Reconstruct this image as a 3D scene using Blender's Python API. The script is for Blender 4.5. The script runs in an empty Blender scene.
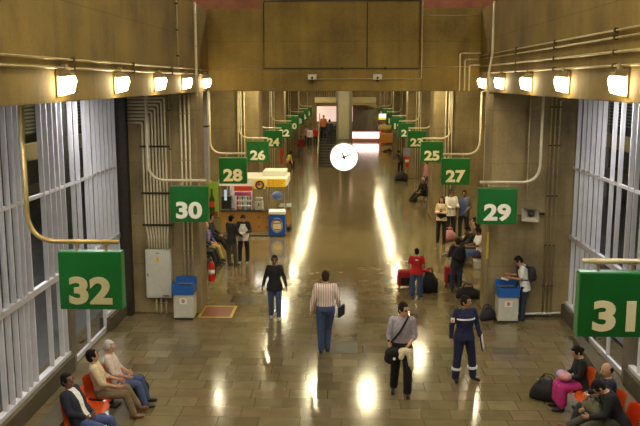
import bpy, bmesh, math, random
from mathutils import Vector, Matrix
random.seed(7)
SC = bpy.context.scene
COL = SC.collection
R = math.radians
V = Vector
# ------------------------------------------------------------------ camera
FPX, CAMH = 800.0, 5.7
PITCH, YAW = math.atan(132.0/800), math.atan(26*math.cos(math.atan(132/800))/800)
cam_d = bpy.data.cameras.new('camera'); cam = bpy.data.objects.new('camera', cam_d); COL.objects.link(cam)
cam_d.sensor_width = 36; cam_d.lens = FPX/640*36; cam_d.clip_end = 500
cam.location = (0, 0, CAMH); cam.rotation_euler = (math.pi/2-PITCH, 0, YAW)
SC.camera = cam
CM = cam.rotation_euler.to_matrix()
def ray(px, py): return CM @ V(((px-320)/FPX, -(py-213)/FPX, -1))
def at_z(px, py, z=0.0):
    d = ray(px, py); t = (z-CAMH)/d.z
    return V((0, 0, CAMH)) + d*t
def at_y(px, py, y):
    d = ray(px, py); return V((0, 0, CAMH)) + d*(y/d.y)
# ------------------------------------------------------------------ materials
MATS = {}
def mat(name, col, rough=.6, metal=0, emit=0, ecol=None, var=0, vscale=8, stretch=(1,1,1), bump=0, spec=.5, alpha=1):
    if name in MATS: return MATS[name]
    m = bpy.data.materials.new(name); m.use_nodes = True; nt = m.node_tree; b = nt.nodes['Principled BSDF']
    c = (*col, 1)
    b.inputs['Base Color'].default_value = c; b.inputs['Roughness'].default_value = rough; b.inputs['Metallic'].default_value = metal
    b.inputs['Specular IOR Level'].default_value = spec
    if emit:
        b.inputs['Emission Color'].default_value = (*(ecol or col), 1); b.inputs['Emission Strength'].default_value = emit
    if alpha < 1: b.inputs['Alpha'].default_value = alpha
    if var or bump:
        tc = nt.nodes.new('ShaderNodeTexCoord'); mp = nt.nodes.new('ShaderNodeMapping'); mp.inputs['Scale'].default_value = stretch
        n = nt.nodes.new('ShaderNodeTexNoise'); n.inputs['Scale'].default_value = vscale; n.inputs['Detail'].default_value = 6
        nt.links.new(tc.outputs['Object'], mp.inputs[0]); nt.links.new(mp.outputs[0], n.inputs['Vector'])
        if var:
            r = nt.nodes.new('ShaderNodeValToRGB')
            r.color_ramp.elements[0].position = .3; r.color_ramp.elements[1].position = .7
            r.color_ramp.elements[0].color = (*[x*(1-var) for x in col], 1); r.color_ramp.elements[1].color = (*[min(1, x*(1+var)) for x in col], 1)
            nt.links.new(n.outputs[0], r.inputs[0]); nt.links.new(r.outputs[0], b.inputs['Base Color'])
        if bump:
            bp = nt.nodes.new('ShaderNodeBump'); bp.inputs['Strength'].default_value = bump; bp.inputs['Distance'].default_value = .02
            nt.links.new(n.outputs[0], bp.inputs['Height']); nt.links.new(bp.outputs[0], b.inputs['Normal'])
    MATS[name] = m; return m
def concrete(name, col, dark=.55):
    """board-marked concrete: cloudy blotches, vertical streaks, faint casting joints and tie holes"""
    m = bpy.data.materials.new(name); m.use_nodes = True; nt = m.node_tree; b = nt.nodes['Principled BSDF']; L = nt.links.new
    tc = nt.nodes.new('ShaderNodeTexCoord')
    def noise(scale, st, det=6):
        mp = nt.nodes.new('ShaderNodeMapping'); mp.inputs['Scale'].default_value = st; L(tc.outputs['Object'], mp.inputs[0])
        n = nt.nodes.new('ShaderNodeTexNoise'); n.inputs['Scale'].default_value = scale; n.inputs['Detail'].default_value = det; L(mp.outputs[0], n.inputs['Vector']); return n
    n1 = noise(.9, (1, 1, 1), 8); n2 = noise(6, (1, 1, .06)); n3 = noise(30, (1, 1, 1))
    mx = nt.nodes.new('ShaderNodeMix'); mx.data_type = 'FLOAT'; mx.inputs[0].default_value = .22
    L(n1.outputs[0], mx.inputs[2]); L(n2.outputs[0], mx.inputs[3])
    mx2 = nt.nodes.new('ShaderNodeMix'); mx2.data_type = 'FLOAT'; mx2.inputs[0].default_value = .2
    L(mx.outputs[0], mx2.inputs[2]); L(n3.outputs[0], mx2.inputs[3])
    r = nt.nodes.new('ShaderNodeValToRGB'); e = r.color_ramp.elements
    e[0].position = .32; e[1].position = .66; e[0].color = (*[x*dark for x in col], 1); e[1].color = (*[min(1, x*1.3) for x in col], 1)
    L(mx2.outputs[0], r.inputs[0])
    # joints every 1.25 m of height
    sp = nt.nodes.new('ShaderNodeSeparateXYZ'); L(tc.outputs['Object'], sp.inputs[0])
    def math_(op, a, bb=None):
        q = nt.nodes.new('ShaderNodeMath'); q.operation = op
        if hasattr(a, 'node'): L(a, q.inputs[0])
        else: q.inputs[0].default_value = a
        if bb is not None:
            if hasattr(bb, 'node'): L(bb, q.inputs[1])
            else: q.inputs[1].default_value = bb
        return q.outputs[0]
    fr = math_('FRACT', math_('MULTIPLY', sp.outputs[2], .8)); ln = math_('LESS_THAN', fr, .012)
    ln = math_('MULTIPLY', ln, .35)
    dk = nt.nodes.new('ShaderNodeMix'); dk.data_type = 'RGBA'; dk.blend_type = 'MULTIPLY'
    L(ln, dk.inputs[0]); L(r.outputs[0], dk.inputs[6]); dk.inputs[7].default_value = (.2, .18, .15, 1)
    L(dk.outputs[2], b.inputs['Base Color']); b.inputs['Roughness'].default_value = .8
    bp = nt.nodes.new('ShaderNodeBump'); bp.inputs['Strength'].default_value = .25; bp.inputs['Distance'].default_value = .01
    L(n2.outputs[0], bp.inputs['Height']); L(bp.outputs[0], b.inputs['Normal'])
    MATS[name] = m; return m
def stripes(name, c1, c2, scale=60, axis='X', rough=.8, width=.5):
    m = bpy.data.materials.new(name); m.use_nodes = True; nt = m.node_tree; b = nt.nodes['Principled BSDF']; L = nt.links.new
    tc = nt.nodes.new('ShaderNodeTexCoord'); w = nt.nodes.new('ShaderNodeTexWave'); w.bands_direction = axis; w.inputs['Scale'].default_value = scale
    r = nt.nodes.new('ShaderNodeValToRGB'); r.color_ramp.elements[0].position = width; r.color_ramp.elements[1].position = min(1, width+.15)
    r.color_ramp.elements[0].color = (*c1, 1); r.color_ramp.elements[1].color = (*c2, 1)
    L(tc.outputs['Object'], w.inputs['Vector']); L(w.outputs[0], r.inputs[0]); L(r.outputs[0], b.inputs['Base Color']); b.inputs['Roughness'].default_value = rough
    MATS[name] = m; return m
def floor_mat():
    m = bpy.data.materials.new('polished_stone_tiles'); m.use_nodes = True; nt = m.node_tree; b = nt.nodes['Principled BSDF']; L = nt.links.new
    tc = nt.nodes.new('ShaderNodeTexCoord')
    br = nt.nodes.new('ShaderNodeTexBrick'); br.offset = .37; br.offset_frequency = 2; br.squash = 1.35; br.squash_frequency = 3
    for k, v in (('Scale', 1), ('Mortar Size', .004), ('Mortar Smooth', .3), ('Bias', 0), ('Brick Width', .52), ('Row Height', .42)): br.inputs[k].default_value = v
    br.inputs['Color1'].default_value = (.0, .0, .0, 1); br.inputs['Color2'].default_value = (1, 1, 1, 1); br.inputs['Mortar'].default_value = (.1, .1, .1, 1)
    L(tc.outputs['Object'], br.inputs['Vector'])
    r = nt.nodes.new('ShaderNodeValToRGB'); e = r.color_ramp.elements
    e[0].position = 0; e[0].color = FLOOR_C[0]; e[1].position = 1; e[1].color = FLOOR_C[-1]
    for i, c in enumerate(FLOOR_C[1:-1]):
        q = e.new((i+1)/(len(FLOOR_C)-1)); q.color = c
    L(br.outputs['Color'], r.inputs[0])
    n = nt.nodes.new('ShaderNodeTexNoise'); n.inputs['Scale'].default_value = 3.5; n.inputs['Detail'].default_value = 8; L(tc.outputs['Object'], n.inputs['Vector'])
    r2 = nt.nodes.new('ShaderNodeValToRGB'); r2.color_ramp.elements[0].position = .25; r2.color_ramp.elements[1].position = .75
    r2.color_ramp.elements[0].color = (.82, .82, .80, 1); r2.color_ramp.elements[1].color = (1.12, 1.1, 1.05, 1); L(n.outputs[0], r2.inputs[0])
    mx = nt.nodes.new('ShaderNodeMix'); mx.data_type = 'RGBA'; mx.blend_type = 'MULTIPLY'; mx.inputs[0].default_value = 1
    L(r.outputs[0], mx.inputs[6]); L(r2.outputs[0], mx.inputs[7])
    dk = nt.nodes.new('ShaderNodeMix'); dk.data_type = 'RGBA'; L(br.outputs['Fac'], dk.inputs[0]); L(mx.outputs[2], dk.inputs[6]); dk.inputs[7].default_value = (.05, .04, .022, 1)
    L(dk.outputs[2], b.inputs['Base Color'])
    n2 = nt.nodes.new('ShaderNodeTexNoise'); n2.inputs['Scale'].default_value = 1.6; n2.inputs['Detail'].default_value = 4; L(tc.outputs['Object'], n2.inputs['Vector'])
    mr = nt.nodes.new('ShaderNodeMapRange'); mr.inputs[3].default_value = .10; mr.inputs[4].default_value = .16; L(n2.outputs[0], mr.inputs[0]); L(mr.outputs[0], b.inputs['Roughness'])
    bp = nt.nodes.new('ShaderNodeBump'); bp.inputs['Strength'].default_value = .05; bp.inputs['Distance'].default_value = .003; bp.invert = True
    L(br.outputs['Fac'], bp.inputs['Height']); L(bp.outputs[0], b.inputs['Normal'])
    b.inputs['Specular IOR Level'].default_value = .7
    return m
FLOOR_C = [(0.135, 0.105, 0.052, 1), (0.165, 0.130, 0.062, 1), (0.175, 0.142, 0.070, 1), (0.200, 0.158, 0.080, 1), (0.180, 0.128, 0.070, 1), (0.220, 0.180, 0.095, 1)]
# ------------------------------------------------------------------ mesh helpers
def box(bm, c, s, rz=0, rx=0, bev=0):
    M = Matrix.Translation(c) @ Matrix.Rotation(rz, 4, 'Z') @ Matrix.Rotation(rx, 4, 'X') @ Matrix.Diagonal((*s, 1))
    g = bmesh.ops.create_cube(bm, size=1, matrix=M)
    if bev:
        es = list({e for v in g['verts'] for e in v.link_edges})
        bmesh.ops.bevel(bm, geom=es, offset=bev, segments=2, affect='EDGES', profile=.5)
def bx(bm, x0, x1, y0, y1, z0, z1, bev=0): box(bm, ((x0+x1)/2, (y0+y1)/2, (z0+z1)/2), (abs(x1-x0), abs(y1-y0), abs(z1-z0)), bev=bev)
def ring_frame(d):
    d = d.normalized(); a = V((0, 0, 1)) if abs(d.z) < .9 else V((1, 0, 0))
    u = d.cross(a).normalized(); return u, u.cross(d).normalized()
def skin_rings(bm, rings, cap=True):
    for a, b in zip(rings, rings[1:]):
        n = len(a)
        for i in range(n):
            try: bm.faces.new((a[i], a[(i+1) % n], b[(i+1) % n], b[i]))
            except ValueError: pass
    if cap:
        for rg, fl in ((rings[0], True), (rings[-1], False)):
            try: bm.faces.new(list(reversed(rg)) if fl else rg)
            except ValueError: pass
def tube(bm, pts, r, n=8):
    pts = [V(p) for p in pts]; rings = []; u = None
    for i, p in enumerate(pts):
        d = (pts[min(i+1, len(pts)-1)]-pts[max(i-1, 0)]).normalized()
        if u is None: u, _ = ring_frame(d)
        u = (u - d*u.dot(d)).normalized(); w = d.cross(u)
        rr = r[i] if isinstance(r, (list, tuple)) else r
        rings.append([bm.verts.new(p+(u*math.cos(2*math.pi*k/n)+w*math.sin(2*math.pi*k/n))*rr) for k in range(n)])
    skin_rings(bm, rings)
def bend(pts, rad, n=7):
    """polyline with rounded corners"""
    pts = [V(p) for p in pts]; out = [pts[0]]
    for a, b, c in zip(pts, pts[1:], pts[2:]):
        d1 = (a-b).normalized(); d2 = (c-b).normalized(); p = b+d1*rad; q = b+d2*rad
        for i in range(n+1):
            t = i/n; out.append(p*(1-t)**2+b*2*t*(1-t)+q*t*t)
    return out+[pts[-1]]
def lathe(bm, prof, o=(0, 0, 0), n=20, M=None):
    rings = []
    for r, z in prof:
        ring = []
        for k in range(n):
            v = V((r*math.cos(2*math.pi*k/n), r*math.sin(2*math.pi*k/n), z))
            if M: v = M @ v
            ring.append(bm.verts.new(v+V(o)))
        rings.append(ring)
    skin_rings(bm, rings)
def prism(bm, poly, axis_vec, o=(0, 0, 0), u=(1, 0, 0), v=(0, 0, 1)):
    """extrude a 2-D outline (in u,v) along axis_vec"""
    o, u, v, a = V(o), V(u), V(v), V(axis_vec)
    A = [bm.verts.new(o+u*p[0]+v*p[1]) for p in poly]; B = [bm.verts.new(o+u*p[0]+v*p[1]+a) for p in poly]
    n = len(poly)
    bm.faces.new(A); bm.faces.new(list(reversed(B)))
    for i in range(n): bm.faces.new((A[(i+1) % n], A[i], B[i], B[(i+1) % n]))
PENDING = []
def obj(name, bm, m, parent=None, smooth=False, remesh=0, sm=4, recenter=True):
    bmesh.ops.recalc_face_normals(bm, faces=bm.faces)
    off = V((0, 0, 0))
    if parent is None and recenter and bm.verts:
        xs = [v.co for v in bm.verts]
        off = V(((min(c.x for c in xs)+max(c.x for c in xs))/2, (min(c.y for c in xs)+max(c.y for c in xs))/2, min(c.z for c in xs)))
        for v in bm.verts: v.co -= off
    me = bpy.data.meshes.new(name); bm.to_mesh(me); bm.free()
    for mm in (m if isinstance(m, (list, tuple)) else [m]): me.materials.append(mm)
    if smooth:
        for p in me.polygons: p.use_smooth = True
    o = bpy.data.objects.new(name, me); COL.objects.link(o); o.location = off
    if parent: o.parent = parent
    if remesh:
        r = o.modifiers.new('r', 'REMESH'); r.mode = 'VOXEL'; r.voxel_size = remesh; r.use_smooth_shade = True
        s = o.modifiers.new('s', 'SMOOTH'); s.factor = .5; s.iterations = sm
        PENDING.append(o)
    return o
def tag(o, label=None, cat=None, group=None, kind=None):
    if label: o['label'] = label
    if cat: o['category'] = cat
    if group: o['group'] = group
    if kind: o['kind'] = kind
    return o
def thing(name, label, cat, loc=(0, 0, 0), rz=0, group=None):
    o = bpy.data.objects.new(name, None); COL.objects.link(o); o.empty_display_size = .1
    o.location = loc; o.rotation_euler = (0, 0, rz); return tag(o, label, cat, group)
def part(name, m, parent, fn, smooth=False, **k):
    bm = bmesh.new(); fn(bm); return obj(name, bm, m, parent, smooth, **k)
def solo(name, m, label, cat, fn, group=None, smooth=False, **k):
    bm = bmesh.new(); fn(bm); return tag(obj(name, bm, m, None, smooth, **k), label, cat, group)
def struct(name, m, fn, parent=None, smooth=False):
    bm = bmesh.new(); fn(bm); o = obj(name, bm, m, parent, smooth)
    if not parent: o['kind'] = 'structure'
    return o
def copy_thing(root, loc, rz=None, label=None, group=None):
    r = root.copy(); COL.objects.link(r); r.location = loc
    if rz is not None: r.rotation_euler = (0, 0, rz)
    if label: r['label'] = label
    if group: r['group'] = group
    for ch in list(root.children):
        c = ch.copy(); COL.objects.link(c); c.parent = r
        for g in list(ch.children):
            d = g.copy(); COL.objects.link(d); d.parent = c
    return r
TEXTS = {}
def text_mesh(s, size=1.0, offset=.03, depth=.01):
    """heavy lettering as a mesh; x to the right, z up, centred"""
    cu = bpy.data.curves.new('t', 'FONT'); cu.body = s; cu.size = size; cu.offset = offset; cu.extrude = depth; cu.align_x = 'CENTER'; cu.align_y = 'CENTER'; cu.resolution_u = 4
    o = bpy.data.objects.new('t', cu); COL.objects.link(o); bpy.context.view_layer.update()
    me = bpy.data.meshes.new_from_object(o.evaluated_get(bpy.context.evaluated_depsgraph_get()))
    bpy.data.objects.remove(o); bpy.data.curves.remove(cu)
    me.transform(Matrix.Rotation(math.pi/2, 4, 'X'))
    xs = [v.co for v in me.vertices]
    c = V(((min(p.x for p in xs)+max(p.x for p in xs))/2, 0, (min(p.z for p in xs)+max(p.z for p in xs))/2))
    me.transform(Matrix.Translation(-c)); me.materials.clear(); return me
def text_part(name, s, m, parent, loc, w=None, h=None, offset=.03, depth=.01):
    me = text_mesh(s, 1.0, offset, depth)
    dx = max(v.co.x for v in me.vertices)*2; dz = max(v.co.z for v in me.vertices)*2
    sx = (w/dx) if w else h/dz; sz = (h/dz) if h else sx
    me.transform(Matrix.Diagonal((sx, 1, sz, 1))); me.materials.append(m); me.name = name
    o = bpy.data.objects.new(name, me); COL.objects.link(o); o.parent = parent; o.location = loc; return o
LENS_E, CEIL_E, HIGH_E, OUT_E, SOFF_E, BAY_E = 36, 170, 64, 70, 75, 105
EXPO = .45
# ------------------------------------------------------------------ palette
CON = concrete('warm_concrete', (.20, .132, .024), .45)
CON2 = concrete('grey_concrete', (.26, .195, .09), .4)
CONF = concrete('far_concrete', (.25, .188, .084), .42)
ALU = mat('aluminium', (.68, .67, .70), .4, .25, var=.06, vscale=4)
STEEL_D = mat('dark_steel', (.035, .028, .02), .5, .3, var=.2)
PIPE = mat('painted_conduit', (.4, .32, .16), .45, .3, var=.15)
PIPE_G = mat('gilt_pipe', (.42, .3, .1), .35, .4, var=.1)
PIPE_L = mat('pale_pipe', (.62, .55, .36), .4, .1, var=.08)
GLASS = mat('window_glass', (.03, .035, .03), .03, alpha=.12, spec=.5)
GREEN = mat('sign_green', (.009, .125, .022), .32, var=.08, vscale=3)
GREEN_E = mat('sign_edge', (.03, .17, .05), .35)
CREAM = mat('number_cream', (.86, .78, .5), .5)
CREAM_W = mat('number_pale', (.9, .86, .72), .5)
WHITE = mat('white_paint', (.75, .74, .7), .45)
OFFW = mat('off_white_metal', (.52, .51, .43), .45, var=.05)
BLACK = mat('black_plastic', (.012, .012, .014), .45)
GREY = mat('grey_metal', (.25, .25, .25), .4, .4)
XL, XR, ZB, YF, YC = -3.56, 3.42, 5.44, 19.1, 20.9
GXL, GXR = -5.5, 5.42
# ------------------------------------------------------------------ floor and shell
struct('floor', floor_mat(), lambda b: bx(b, -6.1, 6.0, -6, 84, -.2, 0))
ZC = 5.95
struct('ceiling', CONF, lambda b: (bx(b, -6.2, 6.1, YC+.7, 84, ZC, ZC+.2)))
struct('trim_1', CON2, lambda b: bx(b, -6.2, XL-.9, -6, YC+.7, ZB, ZB+.4)) ['label'] = 'concrete soffit over the left glazing'
struct('trim_2', CON2, lambda b: bx(b, XR+.9, 6.1, -6, YC+.7, ZB, ZB+.4)) ['label'] = 'concrete soffit over the right glazing'
tag(struct('beam_left', CON, lambda b: bx(b, XL-.9, XL, -6, YC+.6, ZB, 7.5)), 'long concrete edge beam carrying the left row of floodlights')
tag(struct('beam_right', CON, lambda b: bx(b, XR, XR+.9, -6, YC+.6, ZB, 7.5)), 'long concrete edge beam carrying the right row of floodlights')
def cross(b):
    bx(b, XL, XR, YC, YC+.8, ZB, 7.52)
    bx(b, -2.14, 1.93, YC-.10, YC+.01, ZB, 7.74, bev=.01)
tag(struct('beam_front', CON, cross), 'deep concrete cross beam over the hall')
struct('wall_back', CONF, lambda b: bx(b, -12, 12, -6.4, -6, -.2, 12.6))
# upper storey glimpsed over the cross beam
PINK = mat('upper_wall_plaster', (.24, .08, .04), .7, var=.3, vscale=1.5)
struct('upper_floor', CONF, lambda b: bx(b, -12, 12, YC+.8, 40, 6.2, 6.5))
struct('upper_wall', PINK, lambda b: bx(b, -12, 12, 32, 32.3, 6.5, 12.4))
struct('upper_ceiling', CONF, lambda b: bx(b, -12, 12, -6, 40, 12.3, 12.6))
struct('wall_upper_left', CONF, lambda b: bx(b, -12.2, -12, -6, 40, 5.9, 12.3))
struct('wall_upper_right', CONF, lambda b: bx(b, 12, 12.2, -6, 40, 5.9, 12.3))
struct('upper_floor_left', CONF, lambda b: bx(b, -12, XL-.9, -6, YC+.8, 5.9, 6.1))
struct('upper_floor_right', CONF, lambda b: bx(b, XR+.9, 12, -6, YC+.8, 5.9, 6.1))
# concrete fins down both sides
FINY = [YF, 33.2, 47.1, 61.0, 74.9]
for i, y in enumerate(FINY):
    mm = CON2 if i == 0 else CONF
    for s, x0, x1 in (('left', -5.75, XL if i == 0 else -3.62), ('right', XR+.04 if i == 0 else 3.62, 5.75)):
        struct('pillar_'+s, mm, lambda b: bx(b, x0, x1, y, y+(.95 if i == 0 else 1.7), 0, ZB if y < 20 else ZC, bev=.025))
for s, x in (('left', -5.95), ('right', 5.95)):
    struct('wall_'+s, CONF, lambda b: bx(b, x-.2, x+.2, YF+1.5, 84, 0, ZC))
struct('wall_far', CONF, lambda b: bx(b, -6, 6, 83.4, 83.8, 0, ZC))
KERB = concrete('kerb_concrete', (.085, .07, .04), .6)
# ------------------------------------------------------------------ glazed walls
def glazing(idx, X, sgn, mul, post, door, lows):
    """aluminium fins from kerb to soffit, two rails, glass behind, a door bay below the lower rail"""
    root = bpy.data.objects.new('window_%d' % idx, None); COL.objects.link(root); root.location = (X, 4, 0)
    root['kind'] = 'structure'; root['label'] = 'glazed wall of aluminium fins on the %s' % ('left' if sgn < 0 else 'right')
    o = V((X, 4, 0))
    def P(name, m, fn):
        bm = bmesh.new(); fn(bm)
        for v in bm.verts: v.co -= o
        return obj(name, bm, m, root)
    xo = X+sgn*.1
    P('glass', GLASS, lambda b: (bx(b, xo-.006, xo+.006, 4, post, .33, ZB), bx(b, xo-.006, xo+.006, post, door, 2.05, ZB), bx(b, xo-.006, xo+.006, door, YF, .33, ZB)))
    for y in mul:
        z0 = 2.0 if post < y < door else .33
        if not (post < y < door) and y in lows: z0 = 2.0
        P('mullion', ALU, lambda b: bx(b, X-.045, X+.045, y-.018, y+.018, z0, ZB, bev=.004))
    P('rail', ALU, lambda b: bx(b, X-.03, X+.03, 4, YF, 3.64, 3.70))
    P('rail', ALU, lambda b: bx(b, X-.045, X+.045, 4, YF, 1.95, 2.06))
    P('sill', ALU, lambda b: (bx(b, X-.06, X+.06, 4, post, .33, .40), bx(b, X-.06, X+.06, door, YF, .33, .40)))
    P('post', mat('door_post', (.2, .17, .12), .4, .3), lambda b: bx(b, X-.1, X+.1, post-.1, post+.1, 0, 2.0))
    d = P('door_leaf', GLASS, lambda b: bx(b, X-.01, X+.01, post+.12, door-.05, .12, 1.93))
    P('door_frame', ALU, lambda b: (bx(b, X-.03, X+.03, post+.1, post+.17, .02, 1.95), bx(b, X-.03, X+.03, door-.08, door, .02, 1.95), bx(b, X-.03, X+.03, (post+door)/2-.03, (post+door)/2+.03, .02, 1.95), bx(b, X-.03, X+.03, post+.1, door, .02, .13)))
    struct('trim_%d' % (2+idx), KERB, lambda b: (bx(b, X-.14, X+.14, 4, post-.1, 0, .33, bev=.012), bx(b, X-.14, X+.14, door, YF, 0, .33, bev=.012)))['label'] = 'concrete kerb under the %s glazing' % ('left' if sgn < 0 else 'right')
zs = [12.0+.0, 12.28, 12.56, 12.83, 13.04, 13.29, 14.06, 14.33, 14.6, 14.84, 15.1, 15.66, 16.0, 16.5, 16.76, 17.1, 17.4, 17.7, 18.0, 18.3, 18.6, 18.9]
ml = [7.2+.28*k for k in range(17)]+[z/.9864-.02 for z in zs]
glazing(1, GXL, -1, ml, 15.2, 17.6, {ml[24], ml[27]})
zr = [12.9, 13.25, 13.6, 14.05, 14.4, 14.8, 15.1, 15.7, 16.15, 16.8, 17.14, 17.5, 17.85, 18.2, 18.6]
mr = [7.2+.35*k for k in range(16)]+[z/.9864-.02 for z in zr]
glazing(2, GXR, 1, mr, 14.75, 17.2, {mr[20]})
tag(struct('recess_shade_left', STEEL_D, lambda b: bx(b, -5.66, -5.22, YF-.2, YF+.02, 0, ZB)), 'dark strip standing in for the shaded recess beside the left pillar')  # dark box placed where the recess beside the pillar lies in shade
# outside platforms seen through the glass
OUTW = mat('outside_wall', (.10, .085, .04), .8, var=.5, vscale=.6)
for s, sg in (('left', -1), ('right', 1)):
    struct('outside_floor_'+s, mat('outside_asphalt', (.05, .047, .04), .5, var=.3, vscale=2), lambda b: bx(b, sg*6.1, sg*16, -6, 40, -.25, -.02))
    struct('outside_wall_'+s, OUTW, lambda b: bx(b, sg*13, sg*13.3, -6, 40, 0, 5.6))
    struct('outside_roof_'+s, OUTW, lambda b: bx(b, sg*6.2, sg*13, -6, 40, 5.45, 5.7))
    struct('outside_beam_'+s, mat('outside_beam_yellow_lit', (.4, .3, .09), .6), lambda b: (bx(b, sg*10, sg*10.3, 4, 40, 3.2, 3.7), bx(b, sg*12.6, sg*12.9, 4, 40, 1.0, 1.5)))  # yellow lamplight on the platform beams is put into their colour
    for y in (13, 18, 23, 28, 33):
        struct('outside_column_'+s, mat('outside_column', (.06, .05, .03), .7), lambda b: bx(b, sg*9.9, sg*10.4, y-.2, y+.2, 0, 5.45))
    struct('outside_louvre_'+s, mat('outside_louvre', (.3, .26, .12), .5), lambda b: [bx(b, sg*11.0, sg*11.05, 10, 34, 3.9+.13*k, 3.96+.13*k) for k in range(11)])
# ------------------------------------------------------------------ lamps
LENS = mat('lamp_glass', (1, .9, .7), .3, emit=LENS_E, ecol=(1, .8, .45))
HOUS = mat('lamp_housing', (.3, .24, .13), .5, .3)
def floodlight(X, sg, y, label):
    t = thing('floodlight', label, 'lamp', (X, y, 5.66), 0, 'floodlights along the edge beams')
    # local +x points out of the wall on the left side
    k = -sg
    part('bracket', HOUS, t, lambda b: (box(b, (k*.012, .0, .02), (.024, .2, .34)), box(b, (k*.07, -.05, .14), (.12, .012, .08), 0), box(b, (k*.07, .05, .14), (.12, .012, .08))))
    part('housing', HOUS, t, lambda b: prism(b, [(k*.04, .14), (k*.17, .15), (k*.19, .10), (k*.04, .09)], (0, .18, 0), o=(0, -.09, 0)))
    part('lens', LENS, t, lambda b: prism(b, [(k*.05, .088), (k*.19, .10), (k*.21, .04), (k*.17, -.1), (k*.06, -.13)], (0, .15, 0), o=(0, -.075, 0)), smooth=False)
    part('junction_box', HOUS, t, lambda b: box(b, (k*.03, .16, .2), (.06, .09, .1)))
    return t
W = ['nearest the camera', 'second from the camera', 'third from the camera', 'fourth from the camera', 'farthest, beside the cross beam']
for i, zc in enumerate((9.79, 12.23, 14.8, 17.3, 19.75)):
    floodlight(XL, -1, zc/.9864, 'lit floodlight on the left edge beam, '+W[i])
for i, zc in enumerate((9.86, 12.4, 14.85, 17.4, 19.6)):
    floodlight(XR, 1, zc/.9864, 'lit floodlight on the right edge beam, '+W[i])
CEIL = mat('ceiling_lamp_glass', (1, .95, .8), .3, emit=CEIL_E, ecol=(1, .86, .5))
def ceil_lamp(x, y, label, r=.3, m=CEIL, z=ZC):
    t = thing('ceiling_lamp', label, 'lamp', (x, y, z), 0, 'round lamps under the hall ceiling')
    part('housing', GREY, t, lambda b: lathe(b, [(r*.5, 0), (r*1.05, -.04), (r*1.05, -.1), (r, -.1)]))
    part('diffuser', m, t, lambda b: lathe(b, [(r*.98, -.095), (r*.9, -.13), (.01, -.15)]), smooth=True)
for y in (32.5, 40, 47.5, 55, 62.5, 70, 77.5):
    ceil_lamp(-3.15, y, 'round ceiling lamp above the left side of the hall', .2); ceil_lamp(3.15, y, 'round ceiling lamp above the right side of the hall', .2)
ceil_lamp(.85, 28.4, 'round ceiling lamp above the middle of the hall', .26); ceil_lamp(-1.05, 28.4, 'round ceiling lamp above the middle of the hall', .3)
# unseen lamps added under the upper roof to brighten the hall and upper storey
HIGH = mat('high_fill_glass', (1, 1, 1), .3, emit=HIGH_E, ecol=(1, .9, .68))
for x in (-6.2, 0, 6.2):
    for y in (-2.5, 4, 10.5, 25):
        t = thing('high_fill_lamp', 'long unseen fill lamp added under the high roof', 'lamp', (x, y, 12.27), 0, 'added fill lamps under the high roof')
        part('reflector', GREY, t, lambda b: prism(b, [(-.5, -.3), (-.25, 0), (.25, 0), (.5, -.3), (.46, -.3), (.23, -.03), (-.23, -.03), (-.46, -.3)], (0, 1.6, 0), o=(0, -.8, 0)))
        part('tube', HIGH, t, lambda b: bx(b, -.4, .4, -.75, .75, -.26, -.2))
# lamps outside, over the bus platforms
OUTL = mat('platform_lamp_glass', (1, 1, 1), .3, emit=OUT_E, ecol=(.95, .97, 1))
for sg in (-1, 1):
    for y in (9, 15, 21, 27):
        t = thing('platform_lamp', 'lamp over the %s bus platform outside the glazing' % ('left' if sg < 0 else 'right'), 'lamp', (sg*8.6, y, 5.45), 0, 'lamps over the bus platforms')
        part('housing', GREY, t, lambda b: bx(b, -.2, .2, -.7, .7, -.08, 0)); part('tube', OUTL, t, lambda b: bx(b, -.15, .15, -.65, .65, -.12, -.075))
# unseen lamps added under the soffits to whiten the aluminium fins
for sg, x in ((-1, XL-1.35), (1, XR+1.35)):
    for y in (9.5, 15.5):
        t = thing('soffit_fill_lamp', 'unseen lamp added under the soffit between the %s beam and the glazing' % ('left' if sg < 0 else 'right'), 'lamp', (x, y, ZB), 0, 'added lamps under the soffits')
        part('housing', GREY, t, lambda b: bx(b, -.1, .1, -.6, .6, -.06, 0)); part('tube', mat('soffit_fill_tube', (1, 1, 1), .3, emit=SOFF_E, ecol=(1, .97, .95)), t, lambda b: bx(b, -.07, .07, -.55, .55, -.09, -.055))
BAYM = mat('bay_fill_tube', (1, 1, 1), .3, emit=BAY_E, ecol=(1, .86, .55))  # tubes added out of sight in the side bays to brighten the corridor
for sg in (-1, 1):
    for k, y in enumerate((23.5, 27.6, 38, 43, 52, 66, 78)):
        t = thing('bay_fill_lamp', 'unseen tube lamp added to brighten a side bay on the %s' % ('left' if sg < 0 else 'right'), 'lamp', (sg*4.75, y, ZC), 0, 'added fill tubes in the side bays')
        part('housing', GREY, t, lambda b: bx(b, -.12, .12, -.8, .8, -.06, 0)); part('tube', BAYM, t, lambda b: bx(b, -.09, .09, -.75, .75, -.1, -.055))
w = bpy.data.worlds.new('world'); SC.world = w; w.use_nodes = True
w.node_tree.nodes['Background'].inputs[0].default_value = (.9, .8, .6, 1); w.node_tree.nodes['Background'].inputs[1].default_value = .05
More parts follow.
